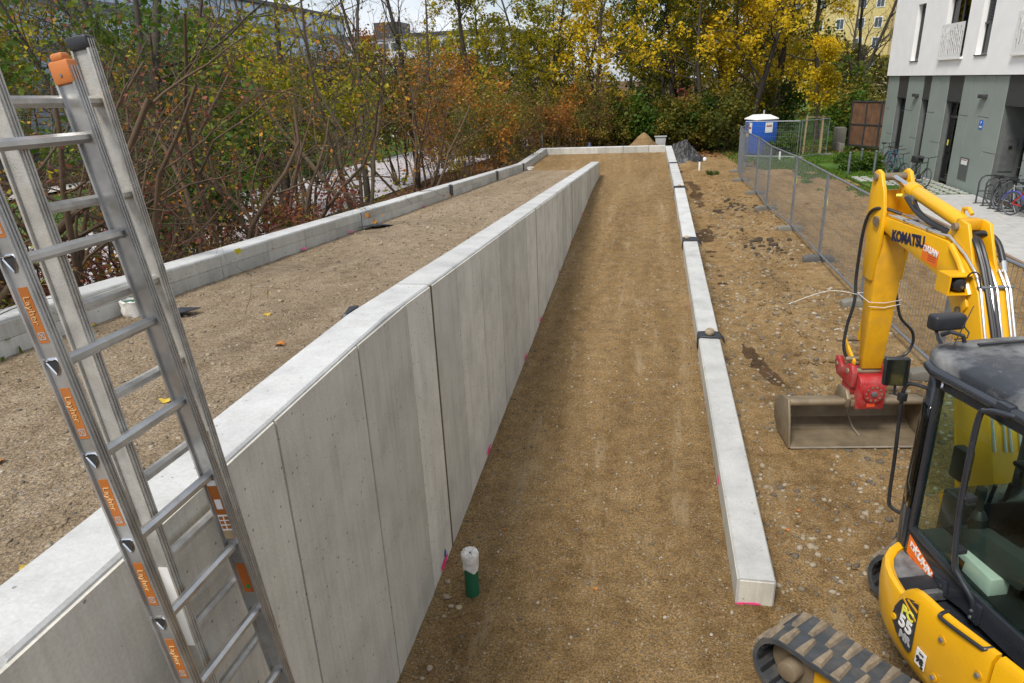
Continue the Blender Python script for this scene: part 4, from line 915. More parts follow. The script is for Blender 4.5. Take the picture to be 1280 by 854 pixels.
    b = MB(TB); b.obox(lc+V((0, .051, 0)), (.095, 0, 0), (0, .002, 0), (0, 0, .04)); b.build('lamp_lens', M_GREYPLAS, wl)
    # cab interior
    seat = MB(TB); seat.box((-.30, .02, 1.22), (.14, .50, 1.34)); seat.build('seat', M_SEAT, ex, bevel=.05, seg=3)
    b = MB(TB); b.prism([(.06, 1.3), (.16, 1.32), (-.02, 1.98), (-.12, 1.96)], lambda y, z: (-.29, y, z), lambda y, z: (.13, y, z)); b.build('seat_back', M_SEAT, ex, bevel=.05, seg=3)
    b = MB(TB); b.box((-.22, .08, 1.0), (.06, .42, 1.22)); b.build('seat_base', M_BLACK, ex)
    for sx, nm in ((-.42, 0), (.24, 1)):
        b = MB(TB); b.prism([(.70, 1.22), (.72, 1.36), (.58, 1.42), (.2, 1.46), (.12, 1.40), (.2, 1.25)], lambda y, z: (sx-.055, y, z), lambda y, z: (sx+.055, y, z)); cn = b.build('console', M_SEAT, ex, bevel=.02)
        b = MB(TB); b.lathe([(.055, 1.36), (.05, 1.40), (.056, 1.42), (.045, 1.45), (.05, 1.47), (.036, 1.50), (.022, 1.52)], (sx, .64, 0), 14); b.build('lever_boot', M_BLACK, cn, True)
        b = MB(TB); b.tube([(sx, .64, 1.50), (sx-.004, .655, 1.58), (sx-.012, .655, 1.63), (sx-.016, .65, 1.68)], [.018, .024, .034, .030], 12); b.build('joystick', M_BLACK, cn, True)
    b = MB(TB); b.tube([(-.02, 1.04, 1.0), (-.02, .98, 1.45)], .014, 6); b.tube([(.10, 1.04, 1.0), (.10, .98, 1.45)], .014, 6); b.build('travel_lever', M_BLACK, ex, True)
    b = MB(TB); b.box((-.28, 1.0, 1.48), (-.2, 1.12, 1.72)); b.build('monitor', M_BLACK, ex, bevel=.015)
    b = MB(TB); b.obox((.16, .86, 1.66), (.15, -.02, 0), (.0, .05, 0), (0, 0, .022)); b.build('armrest', M_BLACK, ex, bevel=.018)
    b = MB(TB); b.obox((-.47, .47, 1.185), (.065, .0, 0), (.01, .15, 0), (0, 0, .06)); tag_ = b.build('document_box', M_WHITE, ex, bevel=.004)
    b = MB(TB); b.box((-.565, .05, 1.0), (-.36, .62, 1.125)); b.build('side_tray', M_BLACK, ex, bevel=.01)
    b = MB(TB); b.lathe([(.035, 1.12), (.042, 1.2)], (-.5, .58, 0), 14); b.build('cup_holder', M_BLACK, ex)
    # --- boom (swung frame TM: x right, y forward, z up)
    BW0, BW1 = 0., .28
    prof = [(2.72, 2.60), (2.34, 2.52), (1.55, 2.405), (1.30, 2.33), (1.17, 2.20), (1.06, 2.05), (.62, .95), (.36, .62), (.12, .55), (-.02, .66), (.02, .85), (.60, 2.01), (.80, 2.40), (.90, 2.50), (1.06, 2.60), (1.38, 2.72), (1.80, 2.725), (2.70, 2.715), (2.78, 2.66)]
    b = MB(TM); b.prism(prof, lambda y, z: (BW0, y, z), lambda y, z: (BW1, y, z)); boom = b.build('boom', M_YEL, ex, bevel=.012)
    b = MB(TM)
    q = [(1.56, 2.46), (1.28, 2.38), (1.12, 2.2), (.98, 2.04), (.64, 1.2)]
    mT = TM.to_3x3(); ux = mT @ V((0, -1, 0)); nl = mT @ V((-1, 0, 0))
    def bt(s, z, o=.004): return TM @ V((-o, s, z))
    slope = math.atan2(-.05, .55)
    put_text('KOMATSU', .150, M_NAVY, bt(2.06, 2.592), ux+V((0, 0, .10)), V((0, 0, 1)), boom, .007, sx=.92)
    b = MB(TM); b.prism([(1.755, 2.625), (1.47, 2.60), (1.47, 2.445), (1.755, 2.47)], lambda y, z: (-.001, y, z), lambda y, z: (-.003, y, z)); sk = b.build('sticker', MATS['sticker_orange'], boom)
    put_text('KUHN', .078, M_WHITE, bt(1.575, 2.575, .005), ux+V((0, 0, -.08)), V((0, 0, 1)), sk, .003, sx=.85)
    b = MB(TM); b.box((-.0048, 1.685, 2.555), (-.003, 1.74, 2.61)); em = b.build('emblem', M_WHITE, sk); put_text('X', .04, M_RED, bt(1.712, 2.582, .0056), ux, V((0, 0, 1)), em, .0015)
    for z in (2.525, 2.505, 2.485): b = MB(TM); b.box((-.0042, 1.5, z), (-.003, 1.64, z+.007)); b.build('small_print', M_RED, sk)
    # strengthening shoulder at the bend
    b = MB(TM); b.tube([(.0, 1.30, 2.70), (-.012, 1.12, 2.60), (-.012, .98, 2.47), (-.005, .90, 2.36)], .028, 8); b.build('boom_shoulder', M_YEL, boom, True)
    # arm-cylinder bracket
    for x in (.035, .215):
        b = MB(TM); b.prism([(1.50, 2.70), (1.42, 2.86), (1.30, 2.93), (1.18, 2.91), (1.02, 2.62), (.92, 2.48)], lambda y, z: (x, y, z), lambda y, z: (x+.03, y, z)); b.build('cylinder_bracket', M_YEL, boom, bevel=.008)
    b = MB(TM); b.cyl((.0, 1.33, 2.86), (.28, 1.33, 2.86), .035, 16); b.build('pin', M_STEEL, boom); b = MB(TM); b.cyl((.235, 1.33, 2.80), (.29, 1.33, 2.80), .05, 12); b.build('pin_lock', M_YELM, boom)
    cyl_a, cyl_b = V((.14, 2.44, 3.035)), V((.14, 1.36, 2.86))
    b = MB(TM); b.tube([cyl_b, cyl_a], .066, 20); b.tube([cyl_a-(cyl_a-cyl_b).normalized()*.14, cyl_a], .074, 20); b.build('arm_cylinder', M_YEL, ex, bevel=.006)
    b = MB(TM); b.tube([cyl_a, (.14, 2.87, 3.105)], .034, 16); b.build('piston_rod', M_CHROME, ex, True)
    b = MB(TM); b.box((.05, 1.28, 2.83), (.23, 1.40, 2.93)); b.build('cylinder_eye', M_YELM, ex, bevel=.02)
    b = MB(TM); b.tube([(.16, 1.5, 2.93), (.16, 1.5, 2.99), (.16, 1.42, 3.0), (.16, 1.36, 2.96)], .018, 8); b.build('lifting_eye', M_YEL, ex, True)
    b = MB(TM); b.box((.075, 2.24, 2.93), (.13, 2.42, 2.99)); b.build('valve_block', M_GALV, ex, bevel=.006)
    for k, x in enumerate((.05, .085)):
        b = MB(TM); b.hose([(x+.02, 2.35-.08*k, 2.95), (x, 2.1, 2.86), (x, 1.8, 2.80), (x+.03, 1.5, 2.76), (x+.02, 1.32, 2.74)], .020, 8); b.build('hose', M_BLACK, ex, True)
    b = MB(TM); b.cyl((.07, 2.44, 2.965), (.03, 2.48, 2.96), .016, 8); b.build('hose_fitting', M_TYEL, ex)
    # hard lines along the boom
    ztop = lambda s: float(np.interp(s, [.02, .60, .80, .90, 1.06, 1.38, 1.80, 2.7], [.85, 2.01, 2.40, 2.50, 2.60, 2.72, 2.725, 2.715]))
    for k, x in enumerate((.018, .062, .15, .195, .255)):
        ss = (2.55, 2.1, 1.55, 1.38, 1.1, .92, .8, .6, .4, .2) if k in (0, 2) else ((2.5, 2.0, 1.6) if k in (1, 3) else (1.05, .92, .8, .6, .4, .2))
        b = MB(TM); b.tube([(x, s, ztop(s)+.03+.015*(.9 < s < 1.5)) for s in ss], .0115, 8); b.build('hydraulic_line', M_PIPE_S, boom, True)
    for x in (.105, .225):
        b = MB(TM); b.tube([(x, s, ztop(s)+.03) for s in (.95, .8, .6, .4, .2)], .0115, 8); b.build('hydraulic_line', M_PIPE_S, boom, True)
    for s in (2.2, 1.75, .82): b = MB(TM); b.obox((.14, s, ztop(s)+.03), (.14, 0, 0), (0, .016, .004), (0, -.002, .010)); b.build('line_clamp', M_GALV, boom, bevel=.003)
    for x, dx in ((.07, .02), (.115, .0), (.085, .04)):
        b = MB(TM); b.hose([(x+dx, 1.28, 2.78), (x, 1.12, 2.79), (x, .98, 2.66), (x, .86, 2.50), (x+.01, .6, 2.06), (x+.01, .3, 1.46)], .019, 8); b.build('hose', M_BLACK, boom, True)
    b = MB(TM); b.hose([(.14, 1.3, 2.78), (.22, 1.22, 2.82), (.265, 1.10, 2.76), (.265, .98, 2.62)], .026, 10); b.build('hose', M_BLACK, boom, True); b = MB(TM); b.cyl((.265, .98, 2.63), (.26, .93, 2.55), .022, 10); b.build('hose_fitting', M_PIPE_S, boom)
    # lamp box on the left of the boom
    b = MB(TM)
    c = V((-.10, 1.0, 2.44)); b.box((-.19, .90, 2.36), (.0, 1.10, 2.374)); b.box((-.19, .90, 2.374), (-.176, 1.10, 2.52)); b.box((-.176, 1.085, 2.374), (.0, 1.10, 2.52)); b.box((-.19, .90, 2.52), (.0, 1.10, 2.53)); lb = b.build('lamp_box', M_YEL, boom)
    b = MB(TM); b.cyl((-.09, .91, 2.447), (-.09, 1.03, 2.447), .055, 18); b.build('lamp', M_BLACK, lb, bevel=.012); b = MB(TM); b.cyl((-.075, .90, 2.43), (-.075, .912, 2.43), .014, 8); b.build('lamp_plug', M_CHROME, lb)
    b = MB(TM); b.hose([(-.06, .93, 2.46), (-.04, .88, 2.56), (.0, .84, 2.56), (.016, .80, 2.45)], .007, 6); b.build('cable', M_BLACK, boom, True)
    b = MB(TM); b.obox((-.006, .96, 2.28), (.012, 0, 0), (0, .045, .06), (0, -.03, .04)); b.build('bracket', M_YEL, boom, bevel=.01); b = MB(TM); b.cyl((.0, 1.02, 2.19), (-.022, 1.02, 2.19), .03, 12); b.build('pin', M_STEEL, boom)
    b = MB(TM); b.box((.02, .75, 1.50), (.26, .9, 1.56)); b.build('clamp_band', M_GALV, boom)
    # boom cylinder and swing post
    b = MB(TM); b.tube([(.14, .62, .45), (.14, 1.0, 1.5)], .06, 16); b.build('boom_cylinder', M_YEL, ex, True); b = MB(TM); b.tube([(.14, 1.0, 1.5), (.14, 1.2, 2.08)], .032, 12); b.build('piston_rod', M_CHROME, ex, True)
    b = MB(TM); b.prism([(-.25, .30), (.66, .30), (.72, .55), (.3, .80), (-.05, .82), (-.25, .60)], lambda y, z: (-.04, y, z), lambda y, z: (.32, y, z)); b.build('swing_post', M_YELM, ex, bevel=.03)
    b = MB(TB); b.box((.30, .9, .52), (.75, 1.25, .95)); b.build('swing_mount', M_YELM, ex, bevel=.04)
    # --- stick
    S0, S1 = -.035, .305
    b = MB(TM); b.prism([(2.60, 2.52), (2.90, 2.55), (2.86, 2.0), (2.745, 1.0), (2.70, .94), (2.63, .94), (2.605, 1.5)], lambda y, z: (S0+.02+.018*(2.5-z), y, z), lambda y, z: (S1-.02-.030*(2.5-z), y, z)); stick = b.build('stick', M_YELM, ex, bevel=.012)
    for x0, x1 in ((S0, S0+.04), (S1-.04, S1)):
        b = MB(TM); b.prism([(2.57, 2.45), (2.575, 2.78), (2.64, 2.98), (2.76, 3.16), (2.84, 3.185), (2.915, 3.15), (2.955, 2.95), (2.97, 2.67), (2.91, 2.40), (2.86, 2.0), (2.64, 2.0)], lambda y, z: (x0, y, z), lambda y, z: (x1, y, z)); b.build('stick_plate', M_YEL, stick, bevel=.010)
    b = MB(TM); b.prism([(2.90, 2.45), (2.955, 2.67), (2.94, 2.95), (2.90, 2.95), (2.91, 2.67), (2.86, 2.45)], lambda y, z: (S0+.04, y, z), lambda y, z: (S1-.04, y, z)); b.build('stick_web', M_YELM, stick)
    b = MB(TM); b.cyl((S0-.025, 2.83, 3.105), (S1+.02, 2.83, 3.105), .04, 16); b.build('pin', M_STEEL, stick); b = MB(TM); b.cyl((S0-.03, 2.68, 2.66), (S1+.03, 2.68, 2.66), .05, 18); b.build('pin', M_STEEL, stick)
    b = MB(TM); b.box((S0-.028, 2.61, 2.60), (S0-.018, 2.67, 2.70)); b.build('pin_retainer', M_STEEL, stick)
    b = MB(TM); b.hose([(.12, 2.5, 2.76), (-.01, 2.62, 2.80), (-.06, 2.80, 2.74), (-.07, 2.90, 2.5), (-.065, 2.93, 2.0), (-.075, 2.86, 1.7), (-.13, 2.84, 1.4), (-.15, 2.80, 1.15), (-.10, 2.76, 1.0)], .018, 8); b.build('hose', M_BLACK, stick, True)
    b = MB(TM); b.hose([(.25, 2.64, 1.9), (.30, 2.62, 1.7), (.36, 2.62, 1.55), (.50, 2.62, 1.40), (.53, 2.62, 1.25), (.46, 2.60, 1.13), (.35, 2.58, 1.09), (.25, 2.58, 1.03)], .016, 8); b.build('hose', M_BLACK, stick, True)
    b = MB(TM); b.tube([(S0-.005, 2.58, 1.77), (.13, 2.585, 1.755), (S1+.005, 2.59, 1.785), (S1+.01, 2.88, 1.8), (S0-.01, 2.88, 1.79), (S0-.005, 2.58, 1.77)], .004, 6); b.tube([(S0-.005, 2.58, 1.72), (.13, 2.585, 1.70), (S1+.005, 2.59, 1.735)], .004, 6); b.build('tie_wire', M_FOIL, stick, True)
    b = MB(TM); b.hose([(S0-.02, 2.85, 1.78), (-.35, 2.95, 1.80), (-.75, 3.05, 1.62)], .0032, 5); b.build('loose_wire', M_FOIL, stick, True)
    b = MB(TM); b.tube([(.13, 2.98, 2.45), (.13, 2.98, 1.7)], .05, 14); b.tube([(.13, 2.98, 1.7), (.13, 3.05, 1.15)], .028, 12); b.build('bucket_cylinder', M_YELM, ex, True)
    for x in (-.06, .29):
        b = MB(TM); b.prism([(3.10, 1.17), (3.04, 1.19), (2.80, 1.06), (2.70, 1.02), (2.70, .96), (2.80, .98), (3.06, 1.08)], lambda y, z: (x, y, z), lambda y, z: (x+.03, y, z)); b.build('link', M_YEL, ex, bevel=.006)
        b = MB(TM); b.prism([(3.09, 1.17), (3.04, 1.17), (2.96, .86), (3.01, .84)], lambda y, z: (x+.035, y, z), lambda y, z: (x+.06, y, z)); b.build('link', M_YEL, ex, bevel=.006)
    for s, z, r_ in ((3.06, 1.15, .026), (2.76, 1.02, .028), (2.985, .87, .03), (2.68, .90, .036)):
        b = MB(TM); b.cyl((-.13, s, z), (.36, s, z), r_, 14); b.build('pin', M_STEEL, ex, bevel=.004)
    # --- red tilting coupler
    for x0, x1 in ((-.12, -.06), (.24, .30)):
        b = MB(TM); b.prism([(2.55, .92), (2.60, 1.0), (2.72, .98), (2.85, .88), (2.97, .97), (3.05, .96), (3.07, .86), (2.98, .74), (2.55, .74)], lambda y, z: (x0, y, z), lambda y, z: (x1, y, z)); b.build('coupler_cheek', M_RED, ex, bevel=.012)
    b = MB(TM); b.prism([(2.50, .48), (2.48, .66), (2.50, .83), (2.56, .88), (2.95, .86), (2.98, .74), (2.95, .50)], lambda y, z: (-.05+.06*(z-.6), y, z), lambda y, z: (.26, y, z)); cb = b.build('coupler_body', M_RED, ex, bevel=.02)
    b = MB(TM); b.cyl((-.10, 2.72, .70), (-.02, 2.72, .70), .13, 20); b.build('coupler_drum', M_RED, ex, bevel=.02)
    b = MB(TM); b.cyl((.11, 2.49, .70), (.11, 2.455, .70), .115, 24); b.build('flange', M_RED, cb, bevel=.008)
    b = MB(TM); b.cyl((.11, 2.46, .70), (.11, 2.435, .70), .03, 14); b.build('flange_hub', M_GALV, cb, bevel=.004)
    for k in range(10): a = 2*math.pi*k/10; b = MB(TM); b.cyl((.11+.085*math.cos(a), 2.456, .70+.085*math.sin(a)), (.11+.085*math.cos(a), 2.446, .70+.085*math.sin(a)), .013, 6); b.build('flange_bolt', M_STEEL, cb)
    b = MB(TM); b.box((.06, 2.475, .52), (.15, 2.49, .575)); b.build('reflector', plain('red_reflector', (.7, .08, .03), .3), cb, bevel=.004)
    # --- ditching bucket
    prof_o = [(2.44, .0), (2.62, -.005), (2.85, .02), (3.0, .12), (3.05, .27), (2.98, .42), (2.82, .50), (2.64, .53), (2.60, .50)]
    def off(pf, d):
        out = []
        for i, p in enumerate(pf):
            a = V(pf[max(0, i-1)]); c = V(pf[min(len(pf)-1, i+1)]); t = (c-a).normalized(); out.append((p[0]-t.y*d, p[1]+t.x*d))
        return out
    prof_i = off(prof_o, .022)
    b = MB(TM); b.prism(prof_o+prof_i[::-1], lambda y, z: (-.77, y, z+.02), lambda y, z: (.79, y, z+.02)); bk = b.build('bucket', M_STEEL, ex)
    for x in (-.795, .79):
        b = MB(TM); b.prism([(2.43, -.0), (2.85, .015), (3.01, .12), (3.06, .27), (2.98, .43), (2.82, .52), (2.60, .56), (2.50, .30)], lambda y, z: (x, y, z+.02), lambda y, z: (x+.025, y, z+.02)); b.build('bucket_side', M_STEEL, bk, bevel=.005)
    b = MB(TM); b.cyl((-.77, 2.62, .53), (.79, 2.62, .53), .045, 14); b.build('bucket_rim', M_STEEL, bk, True)
    b = MB(TM); b.box((-.77, 2.42, .014), (.79, 2.52, .030)); b.build('cutting_edge', plain('bright_edge', (.42, .38, .32), .4, metal=.6, var=.2), bk, bevel=.003)
    b = MB(TM); b.tube([(.02, 2.62, .50), (.03, 2.84, .42), (.05, 2.93, .25), (.09, 2.80, .09), (.12, 2.66, .05)], .012, 6); b.build('weld_seam', plain('bright_edge', (.42, .38, .32), .4), bk, True)
    for x in (-.14, .18):
        b = MB(TM); b.prism([(2.56, .48), (2.54, .60), (2.62, .68), (2.85, .66), (2.90, .48)], lambda y, z: (x, y, z), lambda y, z: (x+.045, y, z)); b.build('bucket_ear', M_STEEL, bk, bevel=.008)
    for s, z in ((2.60, .60), (2.82, .60)): b = MB(TM); b.cyl((-.10, s, z), (.19, s, z), .03, 14); b.build('pin', M_STEEL, bk)
    b = MB(TM); b.box((-.09, 2.54, .50), (.17, 2.6, .58)); b.build('bucket_block', M_STEEL, bk, bevel=.01)
    return ex
make_excavator()

# ------------------------------------------------------------------ mobile fence
def fence_panel(a, b_, label, z=0., tags=1, group='mobile fence panels', lift=.0):
    a = Vector((*a, z)); b2 = Vector((*b_, z)); L = (b2-a).length; ang = math.atan2(b2.y-a.y, b2.x-a.x)
    t_ = thing('mobile_fence', label, 'fence', a, 0, group); T = rotz(ang, a); r = .024
    for x in (.045, L-.045): q = MB(T); q.cyl((x, 0, .02), (x, 0, 2.0), r, 8); q.build('post', M_GALV, t_, True)
    for z_, nm in ((1.985, 'top_rail'), (.13, 'bottom_rail')): q = MB(T); q.cyl((.02, 0, z_), (L-.02, 0, z_), r*.95, 8); q.build(nm, M_GALV, t_, True)
    q = MB(T); w = .004
    n = int(L/.105)
    for k in range(1, n): x = .045+(L-.09)*k/n; q.tube([(x, .006, .13), (x, .006, 1.985)], w, 3, False)
    for z_ in (.35, .62, .9, 1.18, 1.45, 1.72): q.tube([(.045, -.004, z_), (L-.045, -.004, z_)], w, 3, False)
    stuff(q.build('wire_mesh', M_GALV, t_))
    for k in range(tags):
        x = .12 if k == 0 else L-.14; q = MB(T); q.box((x, -.016, 1.18+.1*k), (x+.13, -.012, 1.36+.1*k)); q.build('tag', M_TYEL, t_)
    return t_
def fence_foot(x, y, rz, label, dark=False, z=0.):
    t_ = None; T = rotz(rz, (x, y, z)); q = MB(T)
    q.prism([(-.35, 0), (.35, 0), (.34, .10), (.22, .145), (-.22, .145), (-.34, .10)], lambda a, c: (a, -.11, c), lambda a, c: (a, .11, c)); o = q.build('concrete_block', plain('dark_block', (.09, .09, .09), .8) if dark else M_BLOCK, None, bevel=.012)
    return tag(o, label, 'fence foot', 'concrete feet of the mobile fence')
FJ = [(4.36, 6.6), (4.16, 9.98), (4.06, 13.4), (4.05, 16.87), (4.05, 20.42), (3.88, 23.72), (3.98, 27.0), (3.88, 30.5), (4.15, 34.0), (4.95, 37.35)]
ordn = ['beside the excavator cab, nearest the camera', 'just behind the excavator boom', 'right behind the excavator stick', 'first beyond the excavator stick', 'second beyond the excavator stick', 'third beyond the excavator stick', 'in the middle distance, fourth beyond the stick', 'before the bend towards the cabin', 'next to the blue cabin, farthest of the row']
for i in range(len(FJ)-1):
    a, b_ = Vector(FJ[i]), Vector(FJ[i+1]); zf = float(site_z(0, (a.y+b_.y)/2))+.05
    fence_panel(a, b_, 'wire mesh fence panel '+ordn[i], zf, 2 if i in (2, 3) else 1)
ordf = ['dark concrete fence foot hidden behind the cab', 'concrete fence foot behind the excavator boom', 'concrete fence foot seen right of the excavator stick', 'black concrete fence foot at the double post, nearest in clear view', 'concrete fence foot, second in clear view from the camera', 'concrete fence foot, third in clear view from the camera', 'concrete fence foot, fourth in clear view from the camera', 'concrete fence foot, fifth in clear view from the camera', 'concrete fence foot where the fence bends towards the cabin', 'concrete fence foot next to the blue cabin']
for i, (x, y) in enumerate(FJ): fence_foot(x, y, R((i*37) % 11-5), ordf[i], i == 3, float(site_z(x, y))-.01)
fence_panel((5.3, 41.6), (8.03, 40.6), 'wire mesh fence panel behind the blue cabin', -.26, 1); fence_panel((8.1, 40.62), (9.85, 42.1), 'wire mesh fence panel in front of the staked tree', -.26, 0)
fence_foot(8.05, 40.6, 0, 'concrete fence foot on the lawn left of the staked tree', False, -.27); fence_foot(9.9, 42.1, .3, 'concrete fence foot on the lawn right of the staked tree', False, -.29)

# ------------------------------------------------------------------ toilet cabin
def toilet():
    t_ = thing('toilet_cabin', 'blue portable toilet cabin with white roof beyond the fence', 'toilet cabin', (6.5, 44.0, -.33)); T = rotz(R(23), t_.location); h = .66; z1 = 2.0
    q = MB(T); q.box((-h, -h, .10), (h, h, z1)); q.build('body', M_BLUE, t_, bevel=.04)
    q = MB(T); q.box((-h-.04, -h-.04, 0), (h+.04, h+.04, .10)); q.build('base', M_BLACK, t_)
    q = MB(T); q.box((-h*.72, -h-.025, .14), (h*.72, -h-.002, 1.92)); d = q.build('door', M_BLUE, t_, bevel=.02)
    q = MB(T); q.box((-h*.6, -h-.03, 1.0), (-h*.5, -h-.026, 1.12)); q.build('handle', M_BLACK, d)
    q = MB(T); q.box((-.12, -h-.034, 1.3), (.34, -h-.027, 1.86)); n = q.build('notice', M_WHITE, d); q = MB(T); q.box((-.06, -h-.038, 1.62), (.28, -h-.0345, 1.70)); q.build('print', M_RED, n)
    q = MB(T); q.box((-h-.012, -.16, 1.25), (-h-.002, .24, 1.85)); n = q.build('notice', M_WHITE, t_); q = MB(T); q.box((-h-.016, -.1, 1.5), (-h-.0125, .18, 1.6)); q.build('print', M_RED, n)
    for k in range(5): y = -.5+k*.25; q = MB(T); q.box((-h-.02, y-.02, .2), (-h-.001, y+.02, 1.15)); q.build('rib', M_BLUE, t_, bevel=.006)
    q = MB(T); h2 = h+.05; q.add([(-h2, -h2, z1), (h2, -h2, z1), (h2, h2, z1), (-h2, h2, z1), (-h2, -h2, z1+.07), (h2, -h2, z1+.07), (h2, h2, z1+.07), (-h2, h2, z1+.07), (-h2*.45, -h2*.6, z1+.28), (h2*.45, -h2*.6, z1+.28), (h2*.45, h2*.6, z1+.28), (-h2*.45, h2*.6, z1+.28)],
                                        [(3, 2, 1, 0), (0, 1, 5, 4), (1, 2, 6, 5), (2, 3, 7, 6), (3, 0, 4, 7), (4, 5, 9, 8), (5, 6, 10, 9), (6, 7, 11, 10), (7, 4, 8, 11), (8, 9, 10, 11)]); q.build('roof', M_WHITE, t_, bevel=.03)
    q = MB(T); q.cyl((.35, .35, z1+.1), (.35, .35, z1+.5), .05, 10); q.build('vent_pipe', M_GREYPLAS, t_, True)
toilet()

# ------------------------------------------------------------------ heaps and odds and ends at the far end
def heap(name, label, cat, c, rx, ry, h, mat, crumple, seed, n=46, pw=1.0):
    xs = np.linspace(-1, 1, n)
    def zf(X, Y):
        r = np.hypot(X, Y); base = h*np.clip(1-r**pw, 0, 1); w = np.clip(1.05-r, 0, 1)
        if crumple: base = h*np.clip(1-r**2.2, 0, 1)*(.72+.6*fbm(X*2.2, Y*2.2, seed))+crumple*np.abs(fbm(X*5, Y*5+X*3, seed+3))*w*2.2
        else: base = base+.12*h*fbm(X*3, Y*3, seed)*w+.03*fbm(X*14, Y*14, seed+5)*w
        return base-.12
    me = grid_mesh(name, xs, xs, zf); o = mesh_obj(name, me, mat); o.location = c; o.scale = (rx, ry, 1); return tag(o, label, cat)
heap('earth_heap', 'conical heap of tan earth behind the far wall', 'heap', (-.25, 42.6, -.3), 2.05, 2.0, 1.68, M_PILE, 0, 61, pw=.92)
o = heap('sheeting_heap', 'crumpled heap of black plastic sheeting right of the landing', 'sheeting', (1.95, 41.2, -.28), 1.35, 1.2, 1.25, M_TARP, .30, 71)
o.data.polygons.foreach_set('use_smooth', [False]*len(o.data.polygons))
q = MB(); q.prism([(-.25, -.8), (.25, -.8), (.32, .12), (-.32, .12)], lambda x, z: (.75+x, 43.6, z+.75), lambda x, z: (.75+x, 44.1, z+.75)); q.box((.38, 43.55, .86), (1.12, 44.15, .91)); tag(q.build('tub', M_GREYPLAS, None, bevel=.02), 'light grey plastic tub between the earth heap and the sheeting', 'tub')
q = MB(); q.lathe([(.09, 0), (.10, .02), (.10, .14), (.07, .18), (.03, .19), (.03, .21)], (3.15, 40.6, -.25), 14); tag(q.build('canister', M_WHITE, None, True), 'small white canister lying right of the black sheeting', 'canister')
def marker(x, y, z, h, label, cap=True):
    t_ = thing('marker_post', label, 'post', (x, y, z)); q = MB(); q.box((x-.04, y-.04, z-.1), (x+.04, y+.04, z+h)); q.build('post', M_WHITE, t_, bevel=.008)
    if cap: q = MB(); q.box((x-.042, y-.042, z+h), (x+.042, y+.042, z+h+.12)); q.build('cap', M_BLACK, t_, bevel=.008)
marker(2.46, 34.7, -.1, .46, 'white post with a black cap right of the kerb wall'); marker(6.9, 39.4, -.22, .5, 'thin white stake on the grass right of the cabin', False)
q = MB(); q.lathe([(.17, 0), (.15, .5), (.08, .8), (.03, .9)], (-3.0, 37.2, .3), 10); tag(q.build('wrapped_bundle', plain('dark_blue_foil', (.03, .04, .09), .5), None, True), 'dark blue wrapped bundle standing behind the far wall', 'bundle')
q = MB(); q.cyl((-5.35, 36.2, .2), (-5.35, 36.2, 1.75), .025, 8); tag(q.build('steel_stake', M_GALV, None, True), 'thin steel stake at the far left corner of the landing', 'stake')
n = 420; x = 2.75+rg.normal(0, .5, n); y = rg.uniform(8.5, 33, n); tag(stuff(stones('clods', np.stack([x, y, site_h(x, y)+.01], -1), .02+.075*rg.uniform(0, 1, n)**3, M_PILE, 9)), 'loose brown clods along the wheel track', 'clods')
n = 90; x = 3.0+rg.normal(0, .35, n); y = np.where(rg.uniform(0, 1, n) < .5, 18.6, 24.0)+rg.normal(0, .7, n); tag(stuff(stones('clods', np.stack([x, y, site_h(x, y)+.01], -1), .03+.10*rg.uniform(0, 1, n)**2, plain('dark_clod', (.05, .035, .02), .95), 10)), 'dark clods dug up beside the fence', 'clods')

# ------------------------------------------------------------------ forecourt paving
pv = thing('forecourt', 'grey slab paving in front of the sage green building', 'paving', (9.6, 20, 0)); del pv['label'], pv['category']; struct(pv)
q = MB(); q.box((8.28, 8, -.08), (11.0, 26.15, .012)); q.build('paving_bed', M_GROOVE, pv)
cnt = 0; yy = 26.15; sl = None; row = 0
while yy > 13.2 and cnt < 290:
    xx = 8.3-(.3 if row % 2 else 0)
    while xx < 10.97:
        x0 = max(xx, 8.3); x1 = min(xx+.6, 10.98)
        if x1-x0 > .1:
            q = MB(); q.box((x0+.004, yy-.4+.004, .0), (x1-.004, yy-.004, .026+rnd.uniform(0, .005))); q.build('slab', M_SLAB, pv); cnt += 1
        xx += .6
    yy -= .4; row += 1
q = MB(); q.box((8.28, 8, 0), (10.98, 13.2, .026)); q.build('slab_field', M_SLAB, pv)
q = MB(); q.box((8.18, 8, -.05), (8.27, 26.2, .05)); struct(q.build('edging', plain('rusty_edge', (.22, .15, .10), .8), None))
gp = thing('grass_pavers', 'x y z w', 'paving', (9.4, 28.7, 0)); del gp['label'], gp['category']; struct(gp); pm = None
for i in range(8):
    for j in range(14):
        x0 = 8.32+i*.335; y0 = 26.3+j*.37
        if vnoise(np.array(x0*1.3), np.array(y0*.9), 77) > .22: continue
        if pm is None: q = MB(); q.box((-.12, -.10, 0), (.12, .10, .045)); o = q.build('paver', M_SLAB, gp, world=False); pm = o.data
        else: o = mesh_obj('paver', pm, None, gp)
        o.location = Vector((x0+.14+rnd.uniform(-.01, .01), y0+.15, rnd.uniform(-.005, .008)))-gp.location; o.rotation_euler = (0, 0, rnd.uniform(-.04, .04))
q = MB(); q.box((8.28, 26.2, -.06), (10.98, 31.6, .012)); q.build('turf', M_GRASS, gp)

